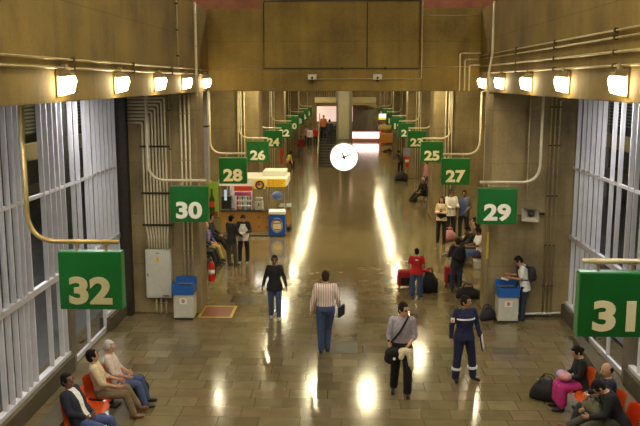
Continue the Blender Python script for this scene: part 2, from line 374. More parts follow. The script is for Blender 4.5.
# ------------------------------------------------------------------ conduits on the beams and pillars
def conduit(label, pts, r=.018, m=PIPE, group=None, clips=None, rad=None, n=8, cat='conduit'):
    pts = bend(pts, rad) if rad else pts
    bm = bmesh.new(); tube(bm, pts, r, n); o = tag(obj('conduit', bm, m, None, True), label, cat, group)
    for c in (clips or []):
        part('clip', STEEL_D if m is not PIPE_L else PIPE, o, lambda b: box(b, V(c)-o.location, (.06, .05, .03) if abs(pts[0][2]-pts[-1][2]) > .3 else (.05, .05, .06)))
    return o
def hline(X, z, y0, y1, label, r=.013, m=PIPE, k=6): return conduit(label, [(X, y0, z), (X, y1, z)], r, m, 'long conduits along the edge beams', [(X, y0+(y1-y0)*(i+.5)/k, z) for i in range(k)])
hline(XL+.03, 5.97, 3, YC-.1, 'upper thin conduit along the left edge beam'); hline(XL+.03, 5.86, 3, YC-.1, 'lower thin conduit just above the left floodlights', .016)
hline(XR-.03, 6.33, 3, YC-.1, 'topmost conduit along the right edge beam'); hline(XR-.03, 6.24, 3, YC-.1, 'second conduit from the top on the right edge beam')
hline(XR-.03, 6.06, 3, YC-.1, 'third conduit from the top on the right edge beam', .018); hline(XR-.03, 5.89, 3, YC-.1, 'lowest conduit just above the right floodlights', .015)
def vline(x, y, z0, z1, label, r=.02, m=PIPE, clips=3, group='upright conduits', cat='conduit'):
    return conduit(label, [(x, y, z0), (x, y, z1)], r, m, group, [(x, y, z0+(z1-z0)*(i+.6)/clips) for i in range(clips)], cat=cat)
vline(XL+.03, 17.0, 5.9, 7.5, 'upright conduit in the middle of the left edge beam', .014); vline(XL+.06, YF-.2, 5.35, 7.5, 'upright pipe at the far end of the left edge beam', .03, PIPE_L)
conduit('upright pipe at the far end of the right edge beam', [(XR-.05, YF-.2, 7.5), (XR-.05, YF-.2, 6.3), (XR-.12, YF-.2, 5.9), (XR-.12, YF-.2, 5.35)], .026, PIPE_L, 'upright conduits', rad=.1)
# frame of dark pipe on the raised middle of the cross beam
yb = YC-.13
DARKP = mat('dark_pipe', (.03, .022, .012), .5)
conduit('dark pipe framing the middle panel of the cross beam', [(-2.10, yb, 7.70), (-2.10, yb, 6.02), (1.86, yb, 6.02), (1.86, yb, 7.70)], .017, DARKP, None, [(-.1, yb, 6.02), (1.0, yb, 6.02)])
conduit('dark pipe along the top of the cross beam', [(-2.10, yb, 7.70), (1.86, yb, 7.70)], .017, DARKP)
conduit('dark upright pipe dividing the cross beam panel', [(.53, yb, 6.04), (.53, yb, 7.68)], .011, DARKP)
conduit('pale conduit low on the cross beam between two boxes', [(-.85, yb, 5.75), (1.92, yb, 5.75), (1.92, yb, 7.7)], .015, PIPE, None, rad=.05)
conduit('thin pale conduit on the left part of the cross beam', [(XL+.1, YC-.02, 6.0), (-2.15, YC-.02, 6.0)], .012, PIPE)
conduit('pale conduit high on the right part of the cross beam', [(1.95, YC-.02, 7.34), (XR, YC-.02, 7.34)], .013, PIPE)
conduit('thin conduit crossing the right part of the cross beam', [(1.95, YC-.02, 6.06), (XR, YC-.02, 6.06)], .01, PIPE)
for i, (x, z) in enumerate(((2.9, 6.4), (3.03, 6.24), (3.15, 6.1))):
    conduit(['highest', 'middle', 'lowest'][i]+' of three stepped elbows on the right of the cross beam', [(x, YC-.04, 5.45), (x, YC-.04, z), (XR, YC-.04, z)], .02, PIPE_L, 'stepped elbows on the cross beam', [(x, YC-.04, 5.49), (x+.05, YC-.04, z)], rad=.06)
for x, lb in ((-.86, 'left'), (.80, 'right')):
    t = thing('security_camera', 'small boxed camera on the cross beam, %s of the two' % lb, 'camera', (x, yb+.03, 5.8))
    part('housing', OFFW, t, lambda b: box(b, (0, -.11, 0), (.22, .22, .13), bev=.01)); part('bracket', STEEL_D, t, lambda b: box(b, (0, -.04, -.08), (.06, .08, .08)))
    part('lens', BLACK, t, lambda b: lathe(b, [(.03, 0), (.03, .03)], M=Matrix.Translation((0, -.21, -.02)) @ Matrix.Rotation(math.pi/2, 4, 'X')))
for s, x in (('left', -3.95), ('right', 3.98)):
    t = thing('ventilation_duct', 'pale grey upright duct hanging just behind the %s pillar' % s, 'duct', (x, 22.0, 2.95)); DU = mat('duct_grey', (.42, .42, .40), .5, .2, var=.08)
    part('casing', DU, t, lambda b: bx(b, -.17, .17, -.15, .15, 0, ZC-2.95)); part('joint_band', STEEL_D, t, lambda b: bx(b, -.18, .18, -.16, .16, 1.5, 1.55)); part('end_cap', mat('duct_cap', (.5, .45, .2), .5), t, lambda b: bx(b, -.2, .2, -.18, .18, -.05, .0))
# left pillar: stepped bank of conduits coming in from the glazing and dropping to the cabinet
py_ = YF-.06
for i in range(8):
    x = -4.86+.078*i; z = 4.72+.083*i
    xb = -4.8+.066*i
    conduit('conduit of the stepped bank dropping to the white cabinet on the left pillar', [(-5.2, py_, z), (x, py_, z), (x, py_, 2.3), (xb, py_, 1.95), (xb, py_, 1.62)], .024, PIPE_L, 'stepped bank of conduits on the left pillar', rad=.05)
solo('conduit_clamp', STEEL_D, 'upper dark clamp bar across the left bank of conduits', 'clamp', lambda b: bx(b, -4.93, -4.2, py_-.045, py_-.03, 4.13, 4.18))
solo('conduit_clamp', STEEL_D, 'middle dark clamp bar across the left bank of conduits', 'clamp', lambda b: bx(b, -4.93, -4.2, py_-.045, py_-.03, 3.0, 3.05))
solo('conduit_clamp', STEEL_D, 'lowest dark clamp bar just above the white cabinet', 'clamp', lambda b: bx(b, -4.93, -4.2, py_-.045, py_-.03, 2.22, 2.27))
for i in range(3):
    vline(-3.93+.1*i, py_, .95, 5.38, 'tall conduit beside the corner of the left pillar', .022, PIPE_L, 4, 'three tall conduits on the left pillar')
    vline(-4.66+.12*i, py_, 0, .45, 'short conduit from cabinet to floor', .022, PIPE_L, 1, 'short conduits under the white cabinet')
vline(-4.2, py_, 1.7, 5.38, 'single thin conduit right of the stepped bank', .014, PIPE, 4)
# right pillar conduits
for i in range(3):
    x = 4.82+.1*i
    conduit(['left', 'middle', 'right'][i]+' of three tall conduits on the right pillar', [(5.3, py_, 5.36-.05*i), (x, py_, 5.36-.05*i), (x, py_, .02)], .02, PIPE, 'three tall conduits on the right pillar', [(x, py_, z) for z in (5.1, 4.2, 3.0, 1.8, .8)], rad=.06)
vline(4.32, py_, 2.75, 5.38, 'thin conduit dropping to the horn speaker', .014, PIPE_L, 3)
conduit('white conduit along the foot of the right pillar', [(3.8, py_, .12), (4.4, py_, .08), (5.25, py_, .12)], .028, WHITE)
for s, sg, x in (('left', -1, -4.2), ('right', 1, 4.1)):
    for k, y in enumerate(FINY[1:4]):
        for j in range(3 if k < 2 else 2):
            vline(x+sg*.13*j, y-.05, 0, 5.9, 'upright conduit on the %s pillar %s' % (s, ['beyond the front one', 'third along the hall', 'fourth along the hall'][k]), .025, PIPE_L, 4, 'conduits on the %s pillars down the hall' % s)
# ------------------------------------------------------------------ people
def capsule(bm, p0, r0, p1, r1, n=12, k=3, sq=None):
    p0, p1 = V(p0), V(p1); d = p1-p0
    if d.length < 1e-5: d = V((0, 0, 1e-4))
    dn = d.normalized(); u, w = ring_frame(dn); rings = []
    def ring(c, r): return [bm.verts.new(c+(u*math.cos(2*math.pi*i/n)+w*math.sin(2*math.pi*i/n))*max(r, 1e-4)) for i in range(n)]
    for j in range(k, -1, -1):
        a = math.pi/2*j/k*.97; rings.append(ring(p0-dn*r0*math.sin(a), r0*math.cos(a)))
    for j in range(0, k+1):
        a = math.pi/2*j/k*.97; rings.append(ring(p1+dn*r1*math.sin(a), r1*math.cos(a)))
    skin_rings(bm, rings)
def loft(bm, secs, n=18):
    rings = []
    for c, u, w, a, b in secs:
        rings.append([bm.verts.new(V(c)+u*(a*math.cos(2*math.pi*i/n))+w*(b*math.sin(2*math.pi*i/n))) for i in range(n)])
    skin_rings(bm, rings)
def ellipsoid(bm, c, r, M=None, n=14, k=9):
    rings = []
    for j in range(k+1):
        a = -math.pi/2*.98+math.pi*.98*j/k; z = math.sin(a); q = math.cos(a); ring = []
        for i in range(n):
            v = V((r[0]*q*math.cos(2*math.pi*i/n), r[1]*q*math.sin(2*math.pi*i/n), r[2]*z))
            if M: v = M @ v
            ring.append(bm.verts.new(v+V(c)))
        rings.append(ring)
    skin_rings(bm, rings)
SKIN = [mat('skin_light', (.50, .27, .16), .55, var=.06), mat('skin_tan', (.36, .18, .095), .55, var=.06), mat('skin_brown', (.17, .08, .04), .55, var=.06)]
HAIR = [mat('hair_black', (.006, .005, .004), .8, spec=.2), mat('hair_brown', (.03, .017, .008), .8, spec=.2), mat('hair_grey', (.42, .40, .36), .6), mat('hair_blond', (.45, .30, .10), .5)]
EYE = mat('eye_dark', (.01, .008, .006), .3); LIP = mat('lip', (.25, .08, .05), .5)
def cloth(name, c, rough=.85): return mat('cloth_'+name, c, rough, var=.18, vscale=22, bump=.15)
C_BLACK = cloth('black', (.007, .007, .008)); C_NAVY = cloth('navy', (.009, .013, .05)); C_JEAN = cloth('denim', (.05, .075, .17)); C_JEAN_D = cloth('dark_denim', (.022, .03, .055))
C_WHITE = cloth('white', (.72, .71, .68)); C_RED = cloth('red', (.45, .012, .014)); C_CREAM = cloth('cream', (.60, .49, .31)); C_KHAKI = cloth('khaki', (.17, .12, .06)); C_OLIVE = cloth('olive', (.05, .045, .025))
C_PALE = cloth('pale_pink_shirt', (.56, .46, .40)); C_LAV = cloth('lavender_grey', (.30, .27, .31)); C_CHAR = cloth('charcoal', (.018, .02, .025)); C_MAG = cloth('magenta', (.40, .02, .16)); C_BLUE = cloth('blue', (.05, .10, .35))
C_GREY = cloth('grey', (.10, .10, .10)); C_YEL = cloth('yellow', (.62, .50, .05)); C_ORANGE = cloth('orange', (.7, .16, .02)); C_PINK = cloth('pink', (.5, .22, .25)); C_GRTR = cloth('grey_green', (.07, .065, .045)); C_NSUIT = cloth('navy_jacket', (.010, .012, .024))
C_STRIPE = stripes('striped_shirt', (.5, .33, .28), (.8, .72, .65), 6.5, 'X')
REFL = mat('reflective_tape', (.72, .74, .72), .35)
SHOE = mat('shoe_black', (.012, .011, .011), .4); SHOE_W = mat('shoe_white', (.5, .5, .48), .5); SHOE_B = mat('shoe_brown', (.16, .06, .02), .5)
X_, Y_, Z_ = V((1, 0, 0)), V((0, 1, 0)), V((0, 0, 1))
def nz(v): return V(v).normalized()
SW = nz((0, .05, -1))
def person(label, pos, head=0, h=1.72, q=.012, skin=1, hair=0, hairstyle='short', top=C_WHITE, sleeve='long', trouser=C_JEAN, shoe=SHOE,
           lean=0, side=0, hyaw=0, hpitch=0, pz=None, aL=((-.25, .05, -1), (-.1, .25, -1)), aR=((.25, .05, -1), (.1, .25, -1)),
           lL=((-.06, .05, -1), None), lR=((.06, .05, -1), None), female=False, jacket=None, hem=-.1, skirt=None, cap=None, group=None, feet='floor',
           fingers=True, girth=1.0, twist=0, footL=None, footR=None, belly=0, curlL=.5, curlR=.5, collar=None, inner=None, extras=None, baggy=.0):
    """head: heading in degrees, 0 = facing +Y (away from camera); returns root and joints"""
    s = h/1.72; hs = s*1.07; t = thing('person', label, 'person', (pos[0], pos[1], 0), R(head), group)
    near = q <= .0125
    Tm = Matrix.Rotation(R(twist), 3, 'Z')
    sw = (.15 if female else .168)*s*(.5+.5*girth)
    # ---- legs first, to find the pelvis height
    L1, L2 = .42*s, .405*s
    def leg(d, sgn, hip):
        k = hip+nz(d[0])*L1
        if d[1] is None: dd = SW
        else: dd = nz(d[1])
        return k, k+dd*L2
    hz = -.04*s
    if pz is None:
        lows = []
        for d, sg in ((lL, -1), (lR, 1)):
            k, a = leg(d, sg, V((sg*.09*s, 0, hz))); lows.append(a.z)
        pz = .085*s-min(lows)
    P = V((0, 0, pz))
    u = nz((math.sin(R(side)), math.sin(R(lean)), math.cos(R(lean))))
    xr = Tm @ nz(V((1, 0, 0))-u*u.x); yr = u.cross(xr).normalized()*1
    yr = nz(u.cross(xr)) if nz(u.cross(xr)).y > 0 else -nz(u.cross(xr))
    def T(tt, fy=0): return P+u*(tt*s)+yr*(fy*s)
    J = {'P': P, 'u': u, 'xr': xr, 'yr': yr}
    for n_, sg in (('L', -1), ('R', 1)):
        hip = P+xr*(sg*.09*s)+V((0, 0, hz)); d = lL if n_ == 'L' else lR
        k, a = leg(d, sg, hip); J['hip'+n_], J['kne'+n_], J['ank'+n_] = hip, k, a
        shd = T(.468)+xr*(sg*sw); ar = aL if n_ == 'L' else aR
        e = shd+nz(ar[0])*.285*s; w = e+nz(ar[1])*.25*s
        J['sho'+n_], J['elb'+n_], J['wri'+n_], J['hd'+n_] = shd, e, w, nz(ar[1])
    J['neck'] = T(.535)
    Hm = Matrix.Rotation(R(hyaw), 3, 'Z') @ Matrix((xr, yr, u)).transposed() @ Matrix.Rotation(R(-hpitch), 3, 'X')
    HC = J['neck']+Hm @ V((0, .022*s, .125*s)); J['HC'] = HC; J['Hm'] = Hm
    f = .93 if female else 1.0
    tors = [(-.10, .105, .085, 0), (-.02, .168*(1.04 if female else .97), .115, -.005), (.07, .158 if not female else .15, .108, 0), (.15, .142*f, .10, .005), (.29, .165*f, .115, .01), (.40, .172*f, .108, .005), (.475, .135*f, .082, 0), (.53, .065, .06, 0)]
    tors = [(a, b*girth, c*girth+(belly if .03 < a < .3 else 0), d+(belly*.6 if .03 < a < .3 else 0)) for a, b, c, d in tors]
    def torso(bm, t0, t1, off=0, oy=0):
        ss = [(a, b, c, d) for a, b, c, d in tors if t0 <= a <= t1]
        loft(bm, [(T(a, d+oy), xr, yr, (b+off)*s, (c+off)*s) for a, b, c, d in ss])
    # ---- body
    bm = bmesh.new()
    torso(bm, -.2, .6)
    capsule(bm, J['neck']-u*.02*s, .055*s, HC-Hm @ V((0, .02*s, .05*s)), .05*s)
    ellipsoid(bm, HC+Hm @ V((0, -.008*hs, .018*hs)), (.073*hs, .092*hs, .10*hs), Hm)
    ellipsoid(bm, HC+Hm @ V((0, .018*hs, -.045*hs)), (.056*hs, .066*hs, .072*hs), Hm)
    capsule(bm, HC+Hm @ V((0, .083*hs, .012*hs)), .010*hs, HC+Hm @ V((0, .10*hs, -.022*hs)), .015*hs, 8)
    for sg in (-1, 1): ellipsoid(bm, HC+Hm @ V((sg*.074*hs, -.012*hs, -.008*hs)), (.012*hs, .022*hs, .033*hs), Hm, 8, 6)
    ellipsoid(bm, HC+Hm @ V((0, .078*hs, -.055*hs)), (.022*hs, .012*hs, .012*hs), Hm, 8, 6)
    for n_, sg in (('L', -1), ('R', 1)):
        capsule(bm, J['sho'+n_], .056*s*f, J['elb'+n_], .041*s*f); capsule(bm, J['elb'+n_], .041*s*f, J['wri'+n_], .027*s*f)
        capsule(bm, T(.46)+xr*(sg*.08*s), .06*s*f, J['sho'+n_], .056*s*f)
        capsule(bm, J['hip'+n_], .092*s*girth, J['kne'+n_], .056*s); mid = J['kne'+n_].lerp(J['ank'+n_], .3)
        capsule(bm, J['kne'+n_], .054*s, mid, .055*s); capsule(bm, mid, .055*s, J['ank'+n_], .037*s)
        fd = (footL if n_ == 'L' else footR) or (0, 1, 0)
        fd = V(fd); J['fd'+n_] = nz(fd)
        heel = J['ank'+n_]-V((0, 0, .045*s)); toe = heel+nz(fd)*.15*s
        capsule(bm, heel-nz(fd)*.03*s, .034*s, toe, .028*s)
        # hand: palm, four fingers, thumb
        w, d = J['wri'+n_], J['hd'+n_]
        inn = V((-sg, .2, 0)); nrm = nz(inn-d*inn.dot(d)); side_v = d.cross(nrm)
        if side_v.y < 0: side_v = -side_v
        loft(bm, [(w, side_v, nrm, .026*s, .02*s), (w+d*.03*s, side_v, nrm, .036*s, .019*s), (w+d*.085*s, side_v, nrm, .041*s, .016*s), (w+d*.095*s, side_v, nrm, .036*s, .012*s)], 12)
        if fingers and near:
            cu = curlL if n_ == 'L' else curlR
            for i_, (o_, ln) in enumerate(((.031, .9), (.011, 1.0), (-.010, .95), (-.030, .75))):
                b0 = w+d*.088*s+side_v*o_*s; d1 = nz(d+nrm*cu*.6); d2 = nz(d+nrm*cu*2.2)
                m1 = b0+d1*.04*ln*s; m2 = m1+d2*.042*ln*s
                capsule(bm, b0, .0095*s, m1, .009*s, 8, 2); capsule(bm, m1, .009*s, m2, .0075*s, 8, 2)
            b0 = w+d*.03*s+side_v*.03*s; m1 = b0+nz(d*.6+side_v*.8+nrm*.3)*.045*s; m2 = m1+nz(d+nrm*.4+side_v*.2)*.035*s
            capsule(bm, b0, .013*s, m1, .011*s, 8, 2); capsule(bm, m1, .011*s, m2, .009*s, 8, 2)
        else:
            capsule(bm, w+d*.09*s, .03*s, w+d*.14*s+nrm*.03*s, .02*s, 8, 2)
        J['hand'+n_] = w+d*.1*s
    obj('body', bm, SKIN[skin], t, True, min(q, .0105) if near else q, 2)
    # ---- face details
    if near:
        for sg in (-1, 1): part('eye', EYE, t, lambda b: ellipsoid(b, HC+Hm @ V((sg*.031*hs, .081*hs, .012*hs)), (.012*hs, .008*hs, .007*hs), Hm, 8, 5))
        for sg in (-1, 1): part('eyebrow', HAIR[0 if hair != 2 else 2], t, lambda b: ellipsoid(b, HC+Hm @ V((sg*.033*hs, .084*hs, .032*hs)), (.019*hs, .006*hs, .005*hs), Hm, 8, 5))
        part('mouth', LIP, t, lambda b: ellipsoid(b, HC+Hm @ V((0, .085*hs, -.055*hs)), (.024*hs, .008*hs, .007*hs), Hm, 8, 5))
    # ---- hair
    def hairf(b):
        if hairstyle == 'bald':
            for sg in (-1, 1): ellipsoid(b, HC+Hm @ V((sg*.05*hs, -.04*hs, -.0*hs)), (.032*hs, .062*hs, .05*hs), Hm)
            ellipsoid(b, HC+Hm @ V((0, -.07*hs, -.005*hs)), (.062*hs, .035*hs, .055*hs), Hm); return
        ellipsoid(b, HC+Hm @ V((0, -.026*hs, .052*hs)), (.077*hs, .089*hs, .080*hs), Hm)
        ellipsoid(b, HC+Hm @ V((0, -.048*hs, -.004*hs)), (.079*hs, .066*hs, .088*hs), Hm)
        for sg in (-1, 1): ellipsoid(b, HC+Hm @ V((sg*.062*hs, .005*hs, .022*hs)), (.022*hs, .05*hs, .05*hs), Hm, 10, 7)
        ellipsoid(b, HC+Hm @ V((0, .04*hs, .09*hs)), (.052*hs, .035*hs, .022*hs), Hm)
        if hairstyle == 'long':
            for sg in (-1, 1): capsule(b, HC+Hm @ V((sg*.06*hs, -.03*hs, .02*hs)), .045*hs, HC+Hm @ V((sg*.075*hs, -.035*hs, -.14*hs)), .035*hs)
            capsule(b, HC+Hm @ V((0, -.06*hs, .0)), .07*hs, HC+Hm @ V((0, -.07*hs, -.2*hs)), .06*hs)
        if hairstyle == 'bun': ellipsoid(b, HC+Hm @ V((0, -.115*hs, .0*hs)), (.045*hs, .04*hs, .045*hs), Hm)
    if not (cap and hairstyle == 'none'): part('hair', HAIR[hair], t, hairf, remesh=max(q, .011), sm=3)
    if cap:
        part('cap', cap, t, lambda b: (ellipsoid(b, HC+Hm @ V((0, -.012*hs, .062*hs)), (.09*hs, .104*hs, .085*hs), Hm), ellipsoid(b, HC+Hm @ V((0, .10*hs, .055*hs)), (.07*hs, .07*hs, .012*hs), Hm)), remesh=max(q, .011), sm=2)
    # ---- clothes
    def shirt(b, off=.014, t0=hem, sl=sleeve, loose=1.0):
        torso(b, -.2 if t0 <= -.1 else t0, .5, off)
        if t0 < -.1:
            loft(b, [(T(t0, -.002), xr, yr, .175*girth*s+off*s, .125*girth*s+off*s), (T(-.02, -.005), xr, yr, .172*girth*s+off*s, .122*girth*s+off*s)])
        capsule(b, T(.47)-xr*.05*s, .066*s, T(.47)+xr*.05*s, .066*s); loft(b, [(T(.46), xr, yr, .16*s*f, .1*s), (T(.505, -.002), xr, yr, .108*s, .086*s), (T(.53, -.006), xr, yr, .066*s, .066*s)])
        if t0 <= -.1: loft(b, [(T(t0, -.003), xr, yr, .203*girth*s+off*.6*s, .138*girth*s+off*.6*s), (T(.03, -.002), xr, yr, .178*girth*s+off*.6*s, .125*girth*s+off*.6*s), (T(.09), xr, yr, .15*girth*s+off*.6*s, .105*girth*s+off*.6*s)])
        for n_, sg in (('L', -1), ('R', 1)):
            S_, E_, W_ = J['sho'+n_], J['elb'+n_], J['wri'+n_]
            capsule(b, T(.455)+xr*(sg*.08*s), .07*s*f, S_, .062*s*f+off*.3)
            if sl == 'long': capsule(b, S_, (.056*f+off)*s, E_, (.044*f+off*.7)*s); capsule(b, E_, (.044*f+off*.7)*s, E_.lerp(W_, .93), (.033*f+off*.6)*s)
            elif sl == 'rolled': capsule(b, S_, (.056*f+off)*s, E_, (.044*f+off*.8)*s); capsule(b, E_, (.044*f+off*.8)*s, E_.lerp(W_, .25), (.044*f+off*.6)*s)
            elif sl == 'short': capsule(b, S_, (.062*f+off)*s, S_.lerp(E_, .7), (.058*f+off)*s)
            else: pass
    if top: part('shirt', top, t, shirt, remesh=q, sm=4)
    if inner: part('shirt_front', inner, t, lambda b: loft(b, [(T(a, d+.075), xr, yr, w_*s, .066*s) for a, d, w_ in ((.0, .005, .05), (.15, .01, .05), (.3, .02, .055), (.42, .008, .045), (.49, -.01, .03))]), remesh=q, sm=2)
    if jacket: part('jacket', jacket, t, lambda b: shirt(b, .026, min(hem, -.14), 'long'), remesh=q, sm=4)
    if collar: part('collar', collar, t, lambda b: loft(b, [(T(.485), xr, yr, .085*s, .08*s), (T(.54, .0), xr, yr, .07*s, .07*s)]), remesh=q, sm=2)
    if trouser:
        def trs(b):
            torso(b, -.2, .08, .02 if hem > -.05 else .003)
            for n_, sg in (('L', -1), ('R', 1)):
                H_, K_, A_ = J['hip'+n_], J['kne'+n_], J['ank'+n_]
                capsule(b, H_, .106*s*girth, K_, (.078+baggy*.5)*s); capsule(b, K_, (.078+baggy*.5)*s, K_.lerp(A_, .97), (.066+baggy)*s)
        part('trousers', trouser, t, trs, remesh=q, sm=4)
    if skirt:
        def skf(b):
            torso(b, -.2, .08, .016)
            for n_, sg in (('L', -1), ('R', 1)):
                H_, K_, A_ = J['hip'+n_], J['kne'+n_], J['ank'+n_]
                capsule(b, H_, .115*s, K_, .10*s); capsule(b, K_, .10*s, K_.lerp(A_, .75), .11*s)
            capsule(b, (J['hipL']+J['hipR'])/2, .11*s, (J['kneL']+J['kneR'])/2, .11*s); capsule(b, (J['kneL']+J['kneR'])/2, .11*s, ((J['kneL']+J['kneR'])/2).lerp((J['ankL']+J['ankR'])/2, .7), .12*s)
        part('skirt', skirt, t, skf, remesh=q, sm=5)
    for n_ in 'LR':
        fd = J['fd'+n_]; heel = J['ank'+n_]-V((0, 0, .045*s))
        part('shoe', shoe, t, lambda b: (capsule(b, heel-fd*.035*s+Z_*.004, .043*s, heel+fd*.06*s, .042*s), capsule(b, heel+fd*.05*s, .042*s, heel+fd*.16*s-Z_*.004*s, .036*s)), remesh=q, sm=3)
    # nothing below the floor
    if extras: extras(t, J, s, T)
    return t, J
def world(t, v): return Matrix.Translation(t.location) @ Matrix.Rotation(t.rotation_euler.z, 4, 'Z') @ V(v)
def seat_legs(s, kz, spread=.12, dy=0, splayL=0, splayR=0):
    """thighs level, shins down to the floor"""
    L2 = .405*s; a = .085*s; out = []
    for sg, sp in ((-1, splayL), (1, splayR)):
        dz = min(kz-a, L2*.999); fy = math.sqrt(max(L2*L2-dz*dz, 0))
        out.append(((sg*spread+sp, 1, -.06), (0, fy+dy if dz < L2*.99 else dy, -dz)))
    return out
DIMC = mat('number_dim', (.52, .46, .24), .5)
# ------------------------------------------------------------------ gate signs
def sign(num, x, zc, side, px_x):
    y = (zc-.1627*2.82)/.9867; w, h, d = .88, .82, .17; z0 = (2.93 if zc < 12 else 2.88)-h/2
    t = thing('gate_sign', 'green hanging gate sign with the number %s' % num, 'sign', (x, y, z0), 0, 'green gate signs down both sides of the hall')
    part('cabinet', GREEN, t, lambda b: bx(b, -w/2, w/2, -d/2, d/2, 0, h, bev=.008))
    part('cabinet_edge', GREEN_E, t, lambda b: (bx(b, -w/2-.006, -w/2+.03, -d/2+.02, d/2+.006, .01, h-.01), bx(b, w/2-.03, w/2+.006, -d/2+.02, d/2+.006, .01, h-.01), bx(b, -w/2, w/2, -d/2+.02, d/2+.004, h-.01, h+.01)))
    text_part('number', str(num), DIMC if num == 32 else CREAM if num in (32, 28, 24, 31, 27, 25, 23, 20) else CREAM_W, t, (0, -d/2-.006, h*.335), w=(.61 if '1' not in str(num) else .53), h=.40, offset=.04, depth=.006)
    s = -1 if side == 'left' else 1
    xv = px_x-x; zp = h+.14
    def pipe(b): tube(b, bend([(xv, 0, (ZB if zc < 19 else ZC)-z0), (xv, 0, zp), (-s*.40, 0, zp)], .42, 10), .033, 10)
    part('support_pipe', PIPE_G if num == 32 else PIPE_L, t, pipe, smooth=True)
    for dx in (-.2, .22): part('hanger', PIPE, t, lambda b: (bx(b, dx-.015, dx+.015, -.015, .015, h, zp-.02), bx(b, dx-.05, dx+.05, -.03, .03, zp-.045, zp-.028)))
for k in range(10):
    zc = 11.6+6.9*k if k else 11.2; sign(32-2*k, [-3.57, -3.62, -3.58, -3.55][min(k, 3)], zc, 'left', (-4.44 if k == 0 else -4.56) if k < 2 else -4.3)
for k in range(10):
    zc = 18.4+6.95*(k-1) if k else 10.2; sign(31-2*k, 3.46 if k else 3.37, zc, 'right', (4.4 if k < 2 else 4.2) if k else 4.4)
# ------------------------------------------------------------------ clock and its post
YK = 30.0; q = YK/21.5; c = at_y(344, 157, YK)
a0, a1 = at_y(344, 92, YK+.3), at_y(344, 143, YK+.3); pz1 = at_y(344, 139.5, YK).z
t = thing('ceiling_post', 'dark-framed post with pale front panel hanging above the white clock', 'post', (c.x, YK+.45, ZC))
part('frame', STEEL_D, t, lambda b: bx(b, -.30, .30, -.15, .15, a1.z-ZC, 0, bev=.01)); part('front_panel', mat('post_panel', (.085, .072, .04), .5, var=.05), t, lambda b: bx(b, -.21, .18, -.17, -.14, pz1-ZC, 0))
part('stem', STEEL_D, t, lambda b: bx(b, -.05, .05, -.05, .05, c.z+.1-ZC, a1.z+.02-ZC))
t = thing('wall_clock', 'round white lit clock hanging over the middle of the hall', 'clock', (c.x, YK, c.z))
My = Matrix.Rotation(math.pi/2, 4, 'X'); MyK = My @ Matrix.Scale(q, 4)
part('case', mat('clock_case', (.25, .24, .2), .4, .5), t, lambda b: lathe(b, [(.36, -.25), (.385, -.2), (.385, .03), (.375, .045), (.36, .03)], M=MyK, n=40), True)
part('dial', mat('clock_dial', (.9, .9, .88), .5, emit=.85, ecol=(1, 1, .97)), t, lambda b: lathe(b, [(.366, 0), (.366, .034), (.001, .035)], M=MyK, n=40))
def hand(b, ang, ln, w):
    a = R(90-ang); d = V((math.cos(a), 0, math.sin(a))); p = V((-d.z, 0, d.x)); o = V((0, -.042, 0))
    vs = [v*q for v in (o-d*.06+p*w, o-d*.06-p*w, o+d*ln-p*w*.5, o+d*ln+p*w*.5)]
    A = [b.verts.new(v) for v in vs]; B = [b.verts.new(v+V((0, -.006, 0))) for v in vs]
    b.faces.new(A); b.faces.new(B)
    for i in range(4): b.faces.new((A[i], A[(i+1) % 4], B[(i+1) % 4], B[i]))
part('hour_hand', BLACK, t, lambda b: hand(b, -24, .15, .026)); part('minute_hand', BLACK, t, lambda b: hand(b, 66, .26, .02))
part('hub', BLACK, t, lambda b: lathe(b, [(.028, .03), (.028, .055), (.001, .056)], M=MyK))
part('emblem', mat('clock_emblem', (.45, .45, .42), .5), t, lambda b: lathe(b, [(.02, .034), (.02, .037), (.001, .0372)], o=(-.24*q, 0, .06*q), M=MyK))
def ticks(b):
    for i in range(12):
        a = i*math.pi/6; box(b, (.325*q*math.sin(a), -.0365*q, .325*q*math.cos(a)), (.016, .003, .05) if i % 3 == 0 else (.01, .003, .028))
part('hour_marks', mat('clock_mark', (.6, .6, .57), .5), t, ticks)
# ------------------------------------------------------------------ bins, cabinet, small fittings
def bin_(x, y, label):
    t = thing('recycling_bin', label, 'bin', (x, y, 0), 0)
    part('body', OFFW, t, lambda b: bx(b, -.24, .24, -.22, .22, .05, .66, bev=.02)); part('base', BLACK, t, lambda b: bx(b, -.22, .22, -.2, .2, 0, .06))
    BL = mat('bin_blue', (.015, .10, .36), .4)
    lid = part('lid', BL, t, lambda b: (prism(b, [(-.23, .64), (.23, .64), (.21, .80), (.0, .84), (-.21, .98)], (.02, 0, 0), o=(-.255, 0, 0), u=(0, 1, 0)),
        prism(b, [(-.23, .64), (.23, .64), (.21, .80), (.0, .84), (-.21, .98)], (.02, 0, 0), o=(.235, 0, 0), u=(0, 1, 0)), bx(b, -.25, .25, -.25, -.21, .64, .86), bx(b, -.25, .25, .2, .24, .64, .98), bx(b, -.25, .25, -.24, .23, .64, .80, bev=.01)))
    part('opening', BLACK, lid, lambda b: bx(b, -.16, .16, -.14, .14, .80, .806)); part('rim', GREY, lid, lambda b: (bx(b, -.19, .19, .14, .17, .80, .83), bx(b, -.19, .19, -.17, -.14, .80, .83)))
    lb = part('label', WHITE, t, lambda b: bx(b, -.09, .09, -.226, -.219, .40, .54))
    part('symbol', mat('bin_symbol', (.30, .05, .04), .5), lb, lambda b: (lathe(b, [(.045, .222), (.045, .229), (.028, .229), (.028, .222)], o=(0, 0, .475), M=My, n=20), bx(b, -.012, .012, -.23, -.224, .45, .5)))
p = at_z(184.5, 319); bin_(p.x, YF-.35, 'blue-lidded pale grey bin at the foot of the left pillar')
p = at_z(505, 319); bin_(p.x, YF-.35, 'blue-lidded pale grey bin beside the man in a white T-shirt')
